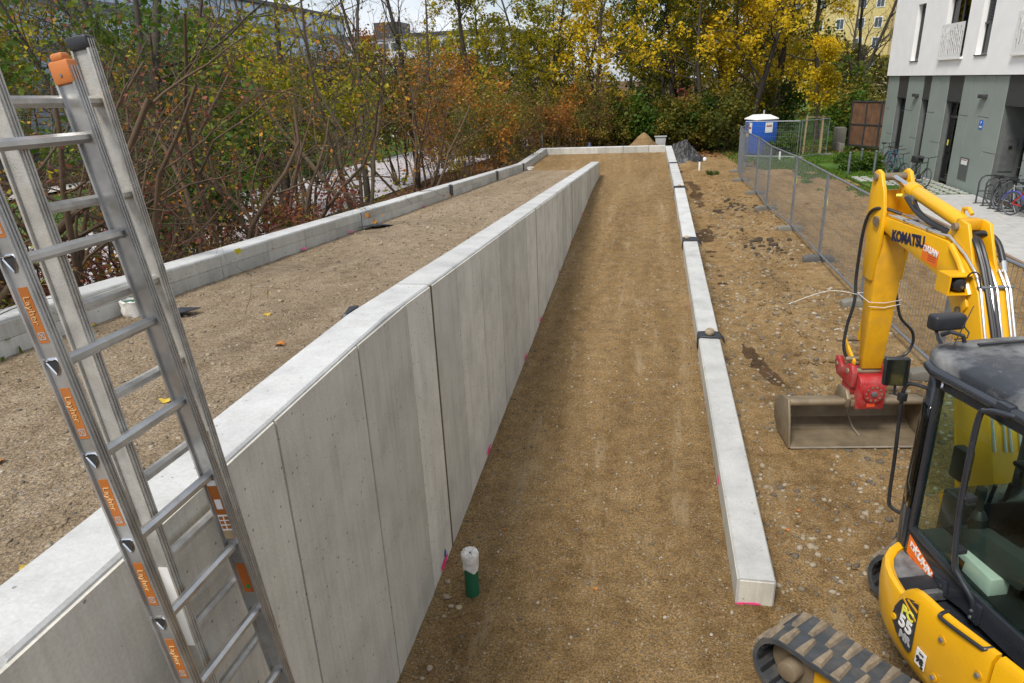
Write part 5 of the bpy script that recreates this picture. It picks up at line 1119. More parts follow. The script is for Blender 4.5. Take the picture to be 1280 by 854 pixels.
# ------------------------------------------------------------------ white and sage building
def open_wall(par, name, mat, X, y0, y1, z0, z1, ops, depth, dirx=-1):
    # sheet at x=X facing -X with rectangular openings and reveals of the given depth
    ys = sorted({y0, y1, *[v for o_ in ops for v in o_[:2]]}); zs = sorted({z0, z1, *[v for o_ in ops for v in o_[2:4]]}); q = MB()
    for i in range(len(ys)-1):
        for j in range(len(zs)-1):
            cy, cz = (ys[i]+ys[i+1])/2, (zs[j]+zs[j+1])/2
            if any(o_[0] < cy < o_[1] and o_[2] < cz < o_[3] for o_ in ops): continue
            q.add([(X, ys[i], zs[j]), (X, ys[i], zs[j+1]), (X, ys[i+1], zs[j+1]), (X, ys[i+1], zs[j])], [(3, 2, 1, 0)])
    for (a, b_, c, d, *_) in ops:
        q.add([(X, a, c), (X+depth, a, c), (X+depth, a, d), (X, a, d)], [(0, 1, 2, 3)]); q.add([(X, b_, c), (X+depth, b_, c), (X+depth, b_, d), (X, b_, d)], [(3, 2, 1, 0)])
        q.add([(X, a, c), (X, b_, c), (X+depth, b_, c), (X+depth, a, c)], [(0, 1, 2, 3)]); q.add([(X, a, d), (X, b_, d), (X+depth, b_, d), (X+depth, a, d)], [(3, 2, 1, 0)])
    return q.build(name, mat, par)
def building():
    bd = thing('building', 'white rendered building with a sage green panelled ground floor', 'building', (16, 25, -.1))
    ZB = 3.85
    ops = []
    for fl in range(3):
        dz = fl*2.95
        ops += [(33.3, 34.2, 4.43+dz, 6.6+dz, 'slit'), (28.95, 30.95, 4.47+dz, 6.75+dz, 'french'), (27.0, 27.9, 4.49+dz, 6.7+dz, 'blind'), (23.1, 25.1, 4.47+dz, 6.75+dz, 'french'), (20.5, 21.4, 4.49+dz, 6.7+dz, 'blind'), (16.0, 18.0, 4.47+dz, 6.75+dz, 'french'), (11.5, 12.4, 4.49+dz, 6.7+dz, 'slit')]
    open_wall(bd, 'upper_wall', M_PLASTER, 10.94, 6.0, 37.06, ZB, 13.2, ops, .24)
    q = MB(); q.add([(10.94, 37.06, ZB), (26, 37.06, ZB), (26, 37.06, 13.2), (10.94, 37.06, 13.2)], [(3, 2, 1, 0)]); q.add([(10.94, 6, 13.2), (26, 6, 13.2), (26, 37.06, 13.2), (10.94, 37.06, 13.2)], [(0, 1, 2, 3)]); q.add([(10.94, 6, ZB), (26, 6, ZB), (26, 6, 13.2), (10.94, 6, 13.2)], [(0, 1, 2, 3)]); q.add([(10.94, 6, ZB), (11.2, 6, ZB), (11.2, 37.06, ZB), (10.94, 37.06, ZB)], [(0, 1, 2, 3)]); q.build('outer_walls', M_PLASTER, bd)
    q = MB(); q.box((10.9, 5.95, 13.2), (26, 37.1, 13.35)); q.build('roof_edge', M_ANTH, bd)
    for (a, b_, c, d, kind) in ops:
        w = MB(); x = 11.12
        for (p0, p1, r0, r1) in ((a, b_, c, c+.06), (a, b_, d-.06, d), (a, a+.06, c+.06, d-.06), (b_-.06, b_, c+.06, d-.06)): w.box((x, p0+.002, r0+.002), (x+.05, p1-.002, r1-.002))
        wo_ = w.build('window', M_ANTH, bd)
        q = MB(); q.box((x+.02, a+.05, c+.05), (x+.028, b_-.05, d-.05)); q.build('pane', M_GLASSD, wo_)
        q = MB(); q.box((x+.35, a-.1, c-.1), (x+.37, b_+.1, d+.1)); q.build('room_shade', M_DARKROOM, wo_)  # dark sheet behind the pane, painted as an unlit interior
        q = MB(); q.box((10.90, a-.03, c-.035), (11.15, b_+.03, c-.002)); q.build('sill', M_ANTH if kind != 'french' else M_WHITE, wo_)
        if kind in ('slit', 'blind'):
            zb = c+.08 if kind == 'slit' else c+1.02
            k = d-.08
            q = MB()
            while k > zb: q.obox((x-.025, (a+b_)/2, k), (.012, 0, .012), (0, (b_-a)/2-.05, 0), (.004, 0, -.004)); k -= .045
            stuff(q.build('blind', M_ANTH, wo_))
            if kind == 'blind': q = MB(); q.box((x-.06, a+.03, zb-.06), (x-.005, b_-.03, zb)); q.build('blind_rail', M_ANTH, wo_, bevel=.006)
        if kind == 'french':
            q = MB(); n = 14
            for k in range(n): yk = a+.25+k*.055; q.tube([(x+.10+.03*(k % 2), yk, c+1.2), (x+.10+.03*(k % 2), yk, d-.05)], .03, 6)
            q.build('curtain', M_CURTAIN, wo_, True)
            q = MB(); q.box((x-.01, (a+b_)/2-.035, c+.06), (x+.05, (a+b_)/2+.035, d-.06)); q.build('mullion', M_ANTH, wo_)
            # white sheet railing with upright slots
            g = random.Random(int(a*10+c)); slots = []; r0, r1 = c-.02, c+1.16; yk = a+.10
            while yk < b_-.12:
                zk = r0+.10+g.uniform(0, .2)
                while zk < r1-.18:
                    L = g.choice((.18, .3, .42)); L = min(L, r1-.07-zk)
                    if L > .1: slots.append((yk, yk+.09, zk, zk+L))
                    zk += L+g.choice((.08, .14))
                yk += .175
            rl_ = open_wall(bd, 'railing', M_WHITE, 10.86, a-.02, b_+.05, r0, r1, slots, .02)
            q = MB(); q.box((10.845, a-.06, r0-.06), (10.94, b_+.09, r0)); q.build('railing_foot', M_WHITE, rl_)
    # ground floor
    q = MB(); q.box((11.06, 6, -.2), (11.09, 23.5, ZB)); q.box((11.06, 25.28, -.2), (11.09, 28.6, ZB)); q.box((11.06, 29.9, -.2), (11.09, 31.66, ZB)); q.box((11.06, 32.45, -.2), (11.09, 34.27, ZB)); q.box((11.06, 35.5, -.2), (11.09, 36.98, ZB)); q.box((11.06, 36.95, -.3), (25, 36.98, ZB)); q.build('substructure', M_ANTH, bd)
    def panel(y0, y1, z0, z1):
        q = MB(); q.box((11.025, y0+.011, z0+.009), (11.055, y1-.011, z1-.009)); q.build('panel', M_PANEL, bd)
    cols = [(36.37, 37.0, (2.42,)), (35.5, 36.37, (1.34,)), (33.31, 34.27, (2.45,)), (32.45, 33.31, (1.38,)), (30.84, 31.66, (2.47,)), (29.9, 30.84, (1.40,)), (27.8, 28.6, (2.5,)), (27.02, 27.8, ()), (26.18, 27.02, (2.52,)), (25.28, 26.18, (1.44,)),
            (22.6, 23.5, (1.44,)), (21.7, 22.6, (2.52,)), (20.8, 21.7, ()), (19.9, 20.8, (1.44,)), (19.0, 19.9, (2.52,)), (18.1, 19.0, ()), (16.5, 18.1, (1.44,)), (14.5, 16.5, (2.5,)), (11, 14.5, (1.4,)), (6, 11, ())]
    for y0, y1, cuts in cols:
        zs = [.0, *cuts, ZB-.02]
        for i in range(len(zs)-1): panel(y0, y1, zs[i], zs[i+1])
    for k in range(8): q = MB(); q.box((11.2+k*1.6+.006, 36.985, 0), (12.8+k*1.6-.006, 37.01, ZB-.02)); q.build('panel', M_PANEL, bd)
    for y0, y1, kind in ((34.27, 35.5, 0), (31.66, 32.45, 0), (28.6, 29.9, 1), (23.5, 25.28, 2)):
        dp = .22 if kind < 2 else .75
        q = MB(); q.box((11.035, y0+.004, 2.93), (11.06, y1-.004, ZB-.02)); q.build('top_panel', M_ANTH, bd)
        q = MB(); q.box((11.06, y1-.03, -.1), (11.06+dp, y1, 2.93)); q.box((11.06, y0, -.1), (11.06+dp, y0+.03, 2.93)); q.box((11.06, y0+.03, 2.93), (11.06+dp, y1-.03, 2.96)); q.build('recess', M_RECESS, bd)
        x = 11.06+dp-.06; d = MB(); zt = 2.35
        fr_ = [(y0+.03, y1-.03, 2.86, 2.93), (y0+.03, y1-.03, zt, zt+.07), (y0+.03, y0+.10, .02, 2.86), (y1-.10, y1-.03, .02, 2.86), (y0+.10, y1-.10, .02, .12)]
        if kind == 0: fr_[1] = (y0+.10, y1-.10, zt, zt+.04)
        for a, b_, c, e in fr_: d.box((x, a, c), (x+.05, b_, e))
        do = d.build('door', M_ANTH, bd)
        q = MB(); q.box((x+.02, y0+.09, .1), (x+.028, y1-.09, 2.88)); q.build('pane', M_GLASSD, do)
        q = MB(); q.box((x+.5, y0-.3, -.1), (x+.52, y1+.3, 3)); q.build('room_shade', M_DARKROOM, do)
        if kind: 
            q = MB(); q.tube([(x-.06, y1-.18, 1.0), (x-.06, y1-.18, 1.10)], .012, 6); q.tube([(x-.06, y1-.18, 1.05), (x-.06, y1-.34, 1.05)], .014, 6); q.build('handle', M_CHROME, do, True)
            q = MB(); q.box((x-.012, y1-.36, 1.35), (x-.002, y1-.26, 1.55)); q.build('notice', M_TYEL, do)
        if kind == 1: q = MB(); q.box((x+.06, y0+.1, .2), (x+.08, (y0+y1)/2, 2.2)); q.build('display', plain('teal_display', (.03, .12, .16), .5), do)
    q = MB(); q.box((11.2, 25.22, .9), (11.6, 25.245, 1.9)); ic = q.build('intercom', plain('steel_plate', (.25, .26, .26), .4, metal=.6), bd); q = MB(); q.box((11.36, 25.20, 1.6), (11.46, 25.219, 1.7)); q.build('camera_eye', M_BLACK, ic)
    for yc, zc in ((33.0, 3.07), (26.75, 3.17)): q = MB(); q.box((10.88, yc-.20, zc-.05), (11.03, yc+.20, zc+.07)); q.build('wall_lamp', M_ANTH, bd, bevel=.01)
    q = MB(); q.box((11.015, 26.5, 2.13), (11.029, 26.76, 2.42)); sg = q.build('sign', M_SIGNB, bd)
    T_ = Vector((0, -1, 0)); put_text('P', .14, M_WHITE, (11.012, 26.63, 2.33), T_, (0, 0, 1), sg, .002); q = MB(); q.box((11.010, 26.55, 2.18), (11.0145, 26.71, 2.235)); q.build('print', M_WHITE, sg)
    q = MB(); q.box((11.01, 27.0, .36), (11.029, 27.72, 1.12)); cb = q.build('meter_door', plain('meter_grey', (.10, .105, .105), .5), bd); q = MB(); q.box((11.003, 27.12, .88), (11.0095, 27.6, 1.07)); nt_ = q.build('notice', M_WHITE, cb); q = MB(); q.box((11.0, 27.15, 1.03), (11.0025, 27.57, 1.055)); q.build('print', M_RED, nt_)
    q = MB(); q.box((12.4, 6.1, -.2), (25.5, 36.9, 13.0)); q.box((11.0, 6.0, -.2), (11.03, 36.98, .0)); q.build('core', M_DARKROOM, bd)
building()

# ------------------------------------------------------------------ bikes, racks, bollards
def bike(label, rear, d, mat, fender=None, basket=False, lean=4, kids=1.0, group='parked bicycles'):
    t_ = thing('bicycle', label, 'bicycle', (*rear, .03), 0, group); d = Vector((*d, 0)).normalized(); sdv = Vector((-d.y, d.x, 0)); s = kids
    upv = (Vector((0, 0, 1))*math.cos(R(lean))+sdv*math.sin(R(lean)))
    def W(a, h, w=0): return Vector((*rear, .03))+d*(a*s)+upv*(h*s)+sdv*(w*s)
    for a in (0, 1.06):
        q = MB(); c = W(a, .34); q.tube([c+(d*math.cos(k*math.pi/14)+upv*math.sin(k*math.pi/14))*.315*s for k in range(29)], .021*s, 6, False); wh = q.build('wheel', M_RUBBER, t_, True)
        q = MB(); q.tube([c+(d*math.cos(k*math.pi/14)+upv*math.sin(k*math.pi/14))*.293*s for k in range(29)], .009, 5, False); q.build('rim', M_GALV, wh, True)
        q = MB()
        for k in range(14): an = k*math.pi/7; q.tube([c+sdv*.02*(-1)**k, c+(d*math.cos(an)+upv*math.sin(an))*.29*s], .0022, 3, False)
        q.tube([c-sdv*.05, c+sdv*.05], .02, 8); stuff(q.build('spokes', M_GALV, wh))
        if fender: q = MB(); q.tube([c+(d*math.cos(an)+upv*math.sin(an))*.352*s for an in np.linspace(.35, 2.9, 14)], .016, 6); q.build('mudguard', fender, t_, True)
    q = MB(); bb = W(.45, .30); st = W(.30, .80); hd = W(.86, .84); hl = W(.90, .68)
    for a, b_ in ((W(0, .34), bb), (bb, st), (st-upv*.05*s, hd), (bb, hl), (W(0, .34), st-upv*.08*s)): q.tube([a, b_], .019*s, 8)
    q.tube([hd+upv*.03, hl], .024*s, 8); q.build('frame', mat, t_, True)
    q = MB(); q.tube([hl, W(.96, .56, .0), W(1.06, .34)], .017*s, 8); q.build('fork', M_BLACK, t_, True)
    q = MB(); q.tube([st, W(.27, .92)], .014*s, 8); q.obox(W(.25, .95), d*.13*s, sdv*.06*s, upv*.03*s); q.build('saddle', M_BLACK, t_, bevel=.02)
    q = MB(); q.tube([hd, W(.84, .98)], .014, 8); q.tube([W(.76, 1.02, -.30), W(.84, 1.0, -.1), W(.86, .99), W(.84, 1.0, .1), W(.76, 1.02, .30)], .013, 8); q.build('handlebar', M_BLACK, t_, True)
    q = MB(); q.tube([bb-sdv*.04, bb+sdv*.04], .09*s, 14); q.tube([bb+sdv*.06, bb+sdv*.07+d*.15-upv*.06], .012, 6); q.tube([bb-sdv*.06, bb-sdv*.07-d*.15+upv*.06], .012, 6); q.build('crank', M_BLACK, t_)
    if basket: q = MB(); q.obox(W(-.02, .86), d*.19, sdv*.15, upv*.12); q.build('basket', M_BLACK, t_, bevel=.02); q2 = MB(); q2.tube([W(0, .34), W(-.05, .74)], .008, 5); q2.tube([W(-.2, .74), W(.25, .74)], .008, 5); q2.build('carrier', M_BLACK, t_)
    return t_
bike('red bicycle with blue mudguards at the bike stand on the forecourt', (10.40, 22.25), (.40, -.9), M_REDB, M_PURP, group=None)
bike('black bicycle with a rear basket in front of the glass door', (9.93, 28.85), (.05, -1), plain('bike_dark', (.03, .05, .035), .4), None, True, 5, 1.05, None)
bike('blue bicycle parked by the building near the bollards', (10.45, 33.6), (.08, -1), M_BLUB, None, False, -5, 1.0, None)
bike('purple grey bicycle standing behind the black one by the building', (10.15, 32.4), (-.12, -1), plain('bike_violet', (.16, .12, .22), .4), None, False, 6, 1.0, None)
bike('grey bicycle parked closest to the plank fence corner', (10.55, 35.4), (.1, -1), plain('bike_grey', (.10, .11, .12), .4), None, False, 5, 1.0, None)
bike('teal bicycle between the purple grey and the black one', (9.75, 30.9), (.25, -1), plain('bike_teal', (.02, .13, .12), .4), None, False, -4, .98, None)
bike('silver bicycle in the stand beside the red one', (10.45, 23.05), (.35, -.95), plain('bike_silver', (.35, .36, .37), .35, metal=.5), None, False, 6, 1.0, None)
bike('dark bicycle leaning in the bike stand by the entrance', (10.62, 23.9), (.25, -1), M_BLACK, None, False, -8, 1.0, None)
for k in range(4):
    y = 24.35-k*.5; z = .03; q = MB(); q.tube([(10.35, y, z), (10.35, y, .72), (10.40, y, .84), (10.5, y, .90), (10.78, y, .90), (10.88, y, .84), (10.92, y, .72), (10.92, y, z)], .026, 8)
    q.tube([(10.35, y, .42), (10.92, y, .42)], .018, 6); q.box((10.28, y-.04, .028), (10.98, y+.04, .05)); tag(q.build('bike_stand', M_ANTH, None, True), 'black tubular bike stand, %s from the left by the entrance' % ['first', 'second', 'third', 'fourth'][k], 'bike stand', 'bike stands')
for k, (x, y) in enumerate(((8.46, 32.05), (9.27, 33.3), (9.55, 32.3))):
    q = MB(); q.cyl((x, y, -.1), (x, y, .84), .05, 12); q.lathe([(.05, 0), (.056, .01), (.056, .07), (.02, .10)], (x, y, .84), 12); tag(q.build('bollard', M_GALV, None, True), 'grey steel bollard on the grass, %s from the left' % ['first', 'second', 'third'][k], 'bollard', 'bollards by the bikes')

# ------------------------------------------------------------------ wooden fence, stub wall, far buildings
wf = thing('wooden_fence', 'tall brown plank fence in a steel frame left of the building', 'fence', (13.4, 44, -.3)); A0, A1 = Vector((11.75, 45.2, -.1)), Vector((14.2, 41.0, -.1)); dv = (A1-A0).normalized(); nv = Vector((-dv.y, dv.x, 0))
L = (A1-A0).length; k = 0
while k*.2 < L: c = A0+dv*(k*.2+.1)+Vector((0, 0, 1.33)); q = MB(); q.obox(c+nv*rnd.uniform(-.008, .008), dv*.094, nv*.012, Vector((0, 0, 1.25))); q.build('plank', M_WOOD, wf); k += 1
for z in (.12, 1.3, 2.55): q = MB(); q.obox(A0+dv*L/2+Vector((0, 0, z))-nv*.035, dv*L/2, nv*.02, Vector((0, 0, .035))); q.build('rail', M_ANTH, wf)
for s in np.arange(0, L+.1, 1.05): q = MB(); q.obox(A0+dv*s+Vector((0, 0, 1.3))-nv*.045, dv*.035, nv*.03, Vector((0, 0, 1.32))); q.build('post', M_ANTH, wf)
q = MB(); q.box((11.0, 45.0, -.4), (11.5, 45.9, 1.0)); q.box((10.9, 43.8, -.4), (11.2, 45.0, .2)); tag(q.build('stub_wall', M_BLOCK, None, bevel=.01), 'short grey concrete wall stub left of the wooden fence', 'wall')

def tower():
    t_ = thing('apartment_tower', 'tall yellow apartment block with white framed windows behind the trees', 'building', (33, 126, 0))
    q = MB(); q.box((20, 122, -1), (35.6, 140, 42)); q.build('wall', M_YHOUSE, t_); q = MB(); q.box((35.6, 121.2, -1), (46, 140, 42)); q.build('side_wall', M_THOUSE, t_)
    wm = None
    for fl in range(14):
        z = 1.6+fl*2.8
        for x in (22.3, 25.3, 28.3, 31.2, 33.7):
            q = MB(); q.box((x-.6, 121.93, z-.05), (x+.6, 121.99, z+1.5)); w = q.build('window', M_WHITE, t_)
            q = MB(); q.box((x-.48, 121.9, z+.08), (x-.03, 121.925, z+1.38)); q.box((x+.03, 121.9, z+.08), (x+.48, 121.925, z+1.38)); q.build('pane', M_GLASSD if False else plain('far_pane', (.06, .08, .10), .15), w)
        for x0 in (36.6, 41.0):
            q = MB(); q.box((x0, 119.9, z-.5), (x0+3.6, 121.2, z-.3)); q.box((x0, 119.9, z-.3), (x0+3.6, 119.98, z+.55)); bl = q.build('balcony', M_WHITE, t_); q = MB(); q.box((x0, 119.86, z-.1), (x0+3.6, 119.895, z+.25)); q.build('balcony_stripe', plain('rust_red', (.4, .09, .05), .7), bl)
tower()
def office():
    t_ = thing('office_building', 'long glass fronted office building behind the bare trees', 'building', (-46, 75, 0)); X = -44.8
    q = MB(); q.box((-62, 20, -1), (X-.12, 105, 14.1)); q.build('core', plain('office_core', (.20, .22, .25), .7), t_)
    q = MB(); q.box((-62.2, 19.8, 14.1), (X+.5, 105.3, 14.5)); q.build('roof_edge', M_ANTH, t_)
    MSP = plain('spandrel_grey', (.16, .18, .21), .5)
    for z0, z1, mt_ in ((11.0, 12.0, MSP), (7.6, 8.6, MSP), (4.2, 5.2, MSP), (.8, 1.8, MSP)):
        q = MB(); q.box((X-.1, 20, z0), (X+.06, 105, z1)); q.build('spandrel', mt_, t_)
    for (z0, z1) in ((12.0, 14.1), (8.6, 11.0), (5.2, 7.6), (1.8, 4.2)):
        y = 20.
        while y < 104.9:
            q = MB(); tl = rnd.uniform(-.012, .012); q.add([(X-.06+tl, y+.06, z0), (X-.06-tl, y+2.44, z0), (X-.06-tl, y+2.44, z1), (X-.06+tl, y+.06, z1)], [(3, 2, 1, 0)]); q.build('pane', M_SKYGLASS, t_); y += 2.5
        y = 20.; mm_ = None
        while y <= 105:
            if mm_ is None: q = MB(); q.box((X-.1, -.05, z0), (X+.02, .05, z1)); o = q.build('mullion', M_GALV, t_, world=False); mm_ = o.data
            else: o = mesh_obj('mullion', mm_, None, t_)
            o.location = (-t_.location.x, y-t_.location.y, -t_.location.z); y += 2.5
    for k in range(8): x0 = -45+(-k*2.1); q = MB(); q.box((x0-1.9, 105.0, 5.2), (x0, 105.05, 14.0)); q.build('pane', M_SKYGLASS, t_)
office()
fb = thing('far_building', 'low pale flat-roofed building far off between the trees', 'building', (-56, 165, 0)); q = MB(); q.box((-80, 160, -1), (-30, 185, 15.2)); q.build('wall', plain('pale_wall', (.50, .53, .58), .8), fb); q = MB(); q.box((-81, 159.5, 15.2), (-29, 185, 15.8)); q.box((-62, 162, 15.8), (-56, 170, 18.5)); q.build('roof', M_ANTH, fb)
for z in (12.4, 9.2, 6):
    for k in range(16): x = -78.5+k*3; q = MB(); q.box((x, 159.9, z), (x+2.3, 159.98, z+1.6)); q.build('window', plain('far_pane', (.06, .08, .10), .15), fb)

def car(label, x, y, rz, mat, sc=1.):
    t_ = thing('parked_car', label, 'car', (x, y, -.35), 0, 'cars on the far street'); T = rotz(rz, t_.location)
    side = [(-2.1, .35), (-2.12, .75), (-1.95, .95), (-1.45, 1.02), (-.85, 1.42), (.35, 1.45), (1.05, 1.05), (1.75, .92), (2.08, .72), (2.1, .35)]
    q = MB(T); q.prism(side, lambda y_, z: (-.86+.13*max(0, z-.95)*2, y_, z), lambda y_, z: (.86-.13*max(0, z-.95)*2, y_, z)); q.build('body', mat, t_, bevel=.05)
    for sx in (-1, 1):
        q = MB(T); q.prism([(-1.3, 1.04), (-.85, 1.36), (.32, 1.38), (.92, 1.06)], lambda y_, z: (sx*(.868-.26*max(0, z-.95)), y_, z), lambda y_, z: (sx*(.872-.26*max(0, z-.95)), y_, z)); q.build('side_window', plain('far_pane', (.06, .08, .10), .15), t_)
        for yy in (-1.3, 1.3): q = MB(T); q.cyl((sx*.70, yy, .32), (sx*.875, yy, .32), .32, 16); w = q.build('wheel', M_RUBBER, t_, bevel=.02); q = MB(T); q.cyl((sx*.876, yy, .32), (sx*.885, yy, .32), .2, 12); q.build('rim', M_GALV, w)
        for yy in (-2.1, 2.07): q = MB(T); q.box((min(sx*.5, sx*.8), yy-.03, .62), (max(sx*.5, sx*.8), yy+.03, .78)); q.build('headlight' if yy > 0 else 'tail_light', M_GREYPLAS if yy > 0 else M_RED, t_)
    for (a, z0, b_, z1) in ((.42, 1.42, 1.02, 1.08), (-.92, 1.40, -1.42, 1.06)):
        q = MB(T); q.add([(-.62, a, z0+.012), (.62, a, z0+.012), (.74, b_, z1+.012), (-.74, b_, z1+.012)], [(0, 1, 2, 3)]); q.build('windscreen', plain('far_pane', (.06, .08, .10), .15), t_)
car('silver white car parked on the far street behind the bushes', -26.2, 74.0, R(168), M_CARW); car('pale car far down the street, smaller of the two', -24.3, 88, R(-12), M_CARW)

# ------------------------------------------------------------------ vegetation
def frame_of(d):
    u = d.cross(Vector((0, 0, 1)));
    if u.length < .05: u = d.cross(Vector((1, 0, 0)))
    u.normalize(); return u, d.cross(u)
class Plant:
    def __init__(s, seed): s.g = random.Random(seed); s.br = []; s.an = []
    def limb(s, p, d, L, r, lvl, P):
        g = s.g; n = P['seg'][lvl]; pts = [p.copy()]; rs = [r]; d = d.normalized(); wob = P['wob'][lvl]; up = P['up'][lvl]; tip = P['tip'][lvl]
        for k in range(n):
            d = (d+Vector((g.gauss(0, wob), g.gauss(0, wob), g.gauss(0, wob)+up))).normalized(); p = p+d*(L/n); pts.append(p.copy()); rs.append(r*(1-(k+1)/n*(1-tip)))
        s.br.append((pts, rs, P['sides'][lvl]))
        if lvl >= P['leaf_from']:
            m_ = P['leafn'][lvl]
            for _ in range(m_):
                f = g.uniform(.25, 1.0)*n; i = min(int(f), n-1); s.an.append(tuple(pts[i].lerp(pts[i+1], f-i)))
        if lvl+1 < len(P['num']):
            for c in range(P['num'][lvl+1]):
                f = g.uniform(P['start'][lvl+1], 1.0); f = min(f, .985)*n; i = min(int(f), n-1); q = pts[i].lerp(pts[i+1], f-i); rr = rs[i]+(rs[i+1]-rs[i])*(f-i)
                dd = (pts[i+1]-pts[i]).normalized(); u, w = frame_of(dd); a = g.uniform(0, 6.283); sp = R(g.uniform(*P['ang'][lvl+1]))
                nd_ = dd*math.cos(sp)+(u*math.cos(a)+w*math.sin(a))*math.sin(sp)
                s.limb(q, nd_, L*g.uniform(*P['len'][lvl+1])*(1-.35*(f/n)), max(rr*P['rad'][lvl+1], P['rmin']), lvl+1, P)
    def wood(s, name):
        b = MB()
        for pts, rs, sd in s.br: b.tube(pts, rs, sd, False)
        return big_mesh_poly(name, b)
    def leaves(s, name, per, spread, size, droop=.3, seed=0, clump=0.):
        g = np.random.RandomState(seed); A = np.array(s.an); A = np.repeat(A, per, 0); n = len(A)
        C = A+g.normal(0, spread, (n, 3)); return leaf_mesh(name, C, size, g, droop, clump)
def leaf_mesh(name, C, size, g, droop=.3, clump=0., tint=None):
    n = len(C); a = g.uniform(0, 6.283, n); t = g.normal(-droop, .5, n)
    d = np.stack([np.cos(a)*np.cos(t), np.sin(a)*np.cos(t), np.sin(t)], -1)
    r = g.normal(0, 1, (n, 3)); w = np.cross(d, r); w /= np.linalg.norm(w, axis=1)[:, None]+1e-9
    nn = np.cross(d, w); s = size*(.45+1.0*g.uniform(0, 1, n)**1.6)[:, None]
    V = np.stack([C, C+d*s*.5+w*s*.36+nn*s*.10, C+d*s, C+d*s*.5-w*s*.36+nn*s*.10], 1).reshape(-1, 3)
    i = np.arange(n)[:, None]*4; F = np.concatenate([i+np.array([[0, 1, 2]]), i+np.array([[0, 2, 3]])], 0)
    if tint is None:
        tint = np.clip(g.uniform(.1, .9, n)*.55+.45*(.5+1.1*fbm(C[:, 0]*1.1+C[:, 2]*.7, C[:, 1]*1.1-C[:, 2]*.5, 3, 3)), 0, 1)
    return big_mesh(name, V, F, False, np.concatenate([tint, tint]))
def big_mesh_poly(name, b):
    me = bpy.data.meshes.new(name); me.from_pydata(b.v, [], b.f); me.polygons.foreach_set('use_smooth', [True]*len(me.polygons)); return me
SHRUB = dict(num=(1, 5, 6, 4), seg=(7, 6, 5, 3), wob=(.16, .2, .22, .25), up=(.05, .03, .02, 0), tip=(.35, .3, .3, .4), sides=(6, 5, 4, 3), start=(0, .22, .2, .2), ang=((0, 0), (20, 55), (25, 65), (25, 70)), len=((1, 1), (.35, .65), (.35, .65), (.35, .6)), rad=(1, .55, .5, .55), rmin=.0028, leaf_from=2, leafn=(0, 0, 1, 3))
TREE = dict(num=(1, 13, 6, 4), seg=(9, 7, 5, 3), wob=(.05, .14, .18, .2), up=(.02, .03, .01, 0), tip=(.25, .2, .3, .4), sides=(8, 5, 4, 3), start=(0, .16, .25, .25), ang=((0, 0), (35, 70), (25, 60), (25, 65)), len=((1, 1), (.25, .45), (.35, .6), (.35, .6)), rad=(1, .42, .5, .5), rmin=.006, leaf_from=2, leafn=(0, 0, 3, 6))
def shrub_variant(seed, stems, H, r, leafper, spread, size, over=None, lean=.5):
    P = dict(SHRUB);
    if over: P.update(over)
    p = Plant(seed)
    for k in range(stems):
        a = 2*math.pi*k/stems+p.g.uniform(-.4, .4); d = Vector((math.cos(a)*p.g.uniform(.05, lean), math.sin(a)*p.g.uniform(.05, lean), 1)); p.limb(Vector((math.cos(a)*.15, math.sin(a)*.15, -.1)), d, H*p.g.uniform(.65, 1.1), r*p.g.uniform(.5, 1.1), 0, P)
    return p.wood('stems'), (p.leaves('foliage', leafper, spread, size, .3, seed) if leafper else None)
def tree_variant(seed, H, r, leafper, spread, size, over=None, lean=.03, trunks=1):
    P = dict(TREE)
    if over: P.update(over)
    p = Plant(seed)
    for k in range(trunks): p.limb(Vector((.25*k, .12*k, -.2)), Vector((p.g.uniform(-lean, lean)+(.12*k), p.g.uniform(-lean, lean), 1)), H*(1-.12*k), r*(1-.2*k), 0, P)
    return p.wood('trunk'), (p.leaves('crown', leafper, spread, size, .35, seed) if leafper else None)
def px_of(x, y, z):
    q = cam.matrix_world.inverted() @ Vector((x, y, z)); return 640+853.3*q.x/-q.z
ORD = ['first', 'second', 'third', 'fourth', 'fifth', 'sixth', 'seventh', 'eighth', 'ninth', 'tenth', 'eleventh', 'twelfth', 'thirteenth', 'fourteenth', 'fifteenth', 'sixteenth', 'seventeenth', 'eighteenth', 'nineteenth', 'twentieth', 'twenty-first', 'twenty-second', 'twenty-third', 'twenty-fourth', 'twenty-fifth', 'twenty-sixth', 'twenty-seventh', 'twenty-eighth', 'twenty-ninth', 'thirtieth']
def plant_row(name, fmt, cat, group, items, parts=('stems', 'foliage')):
    # items: (variant, x, y, scale, rot, leaf material, bark material)
    items = sorted(items, key=lambda i: px_of(i[1], i[2], 1.0))
    for k, (v, x, y, s, rz, lm, bm_) in enumerate(items):
        z = float(bank_z(x, y)) if x < -5.25 else float(site_z(x, y))
        if y > 46 and x >= -5.25: z = -.33
        t_ = thing(name, fmt % ORD[k], cat, (x, y, z-.03), rz, group); t_.scale = (s, s, s*(.9+.2*((k*37) % 10)/10))
        for me, pn, mt_ in ((v[0], parts[0], bm_), (v[1], parts[1], lm)):
            if me is None: continue
            o = bpy.data.objects.new(pn, me); COL.objects.link(o); o.parent = t_
            if not me.materials: me.materials.append(mt_)
            o.material_slots[0].link = 'OBJECT'; o.material_slots[0].material = mt_
rv = random.Random(11)
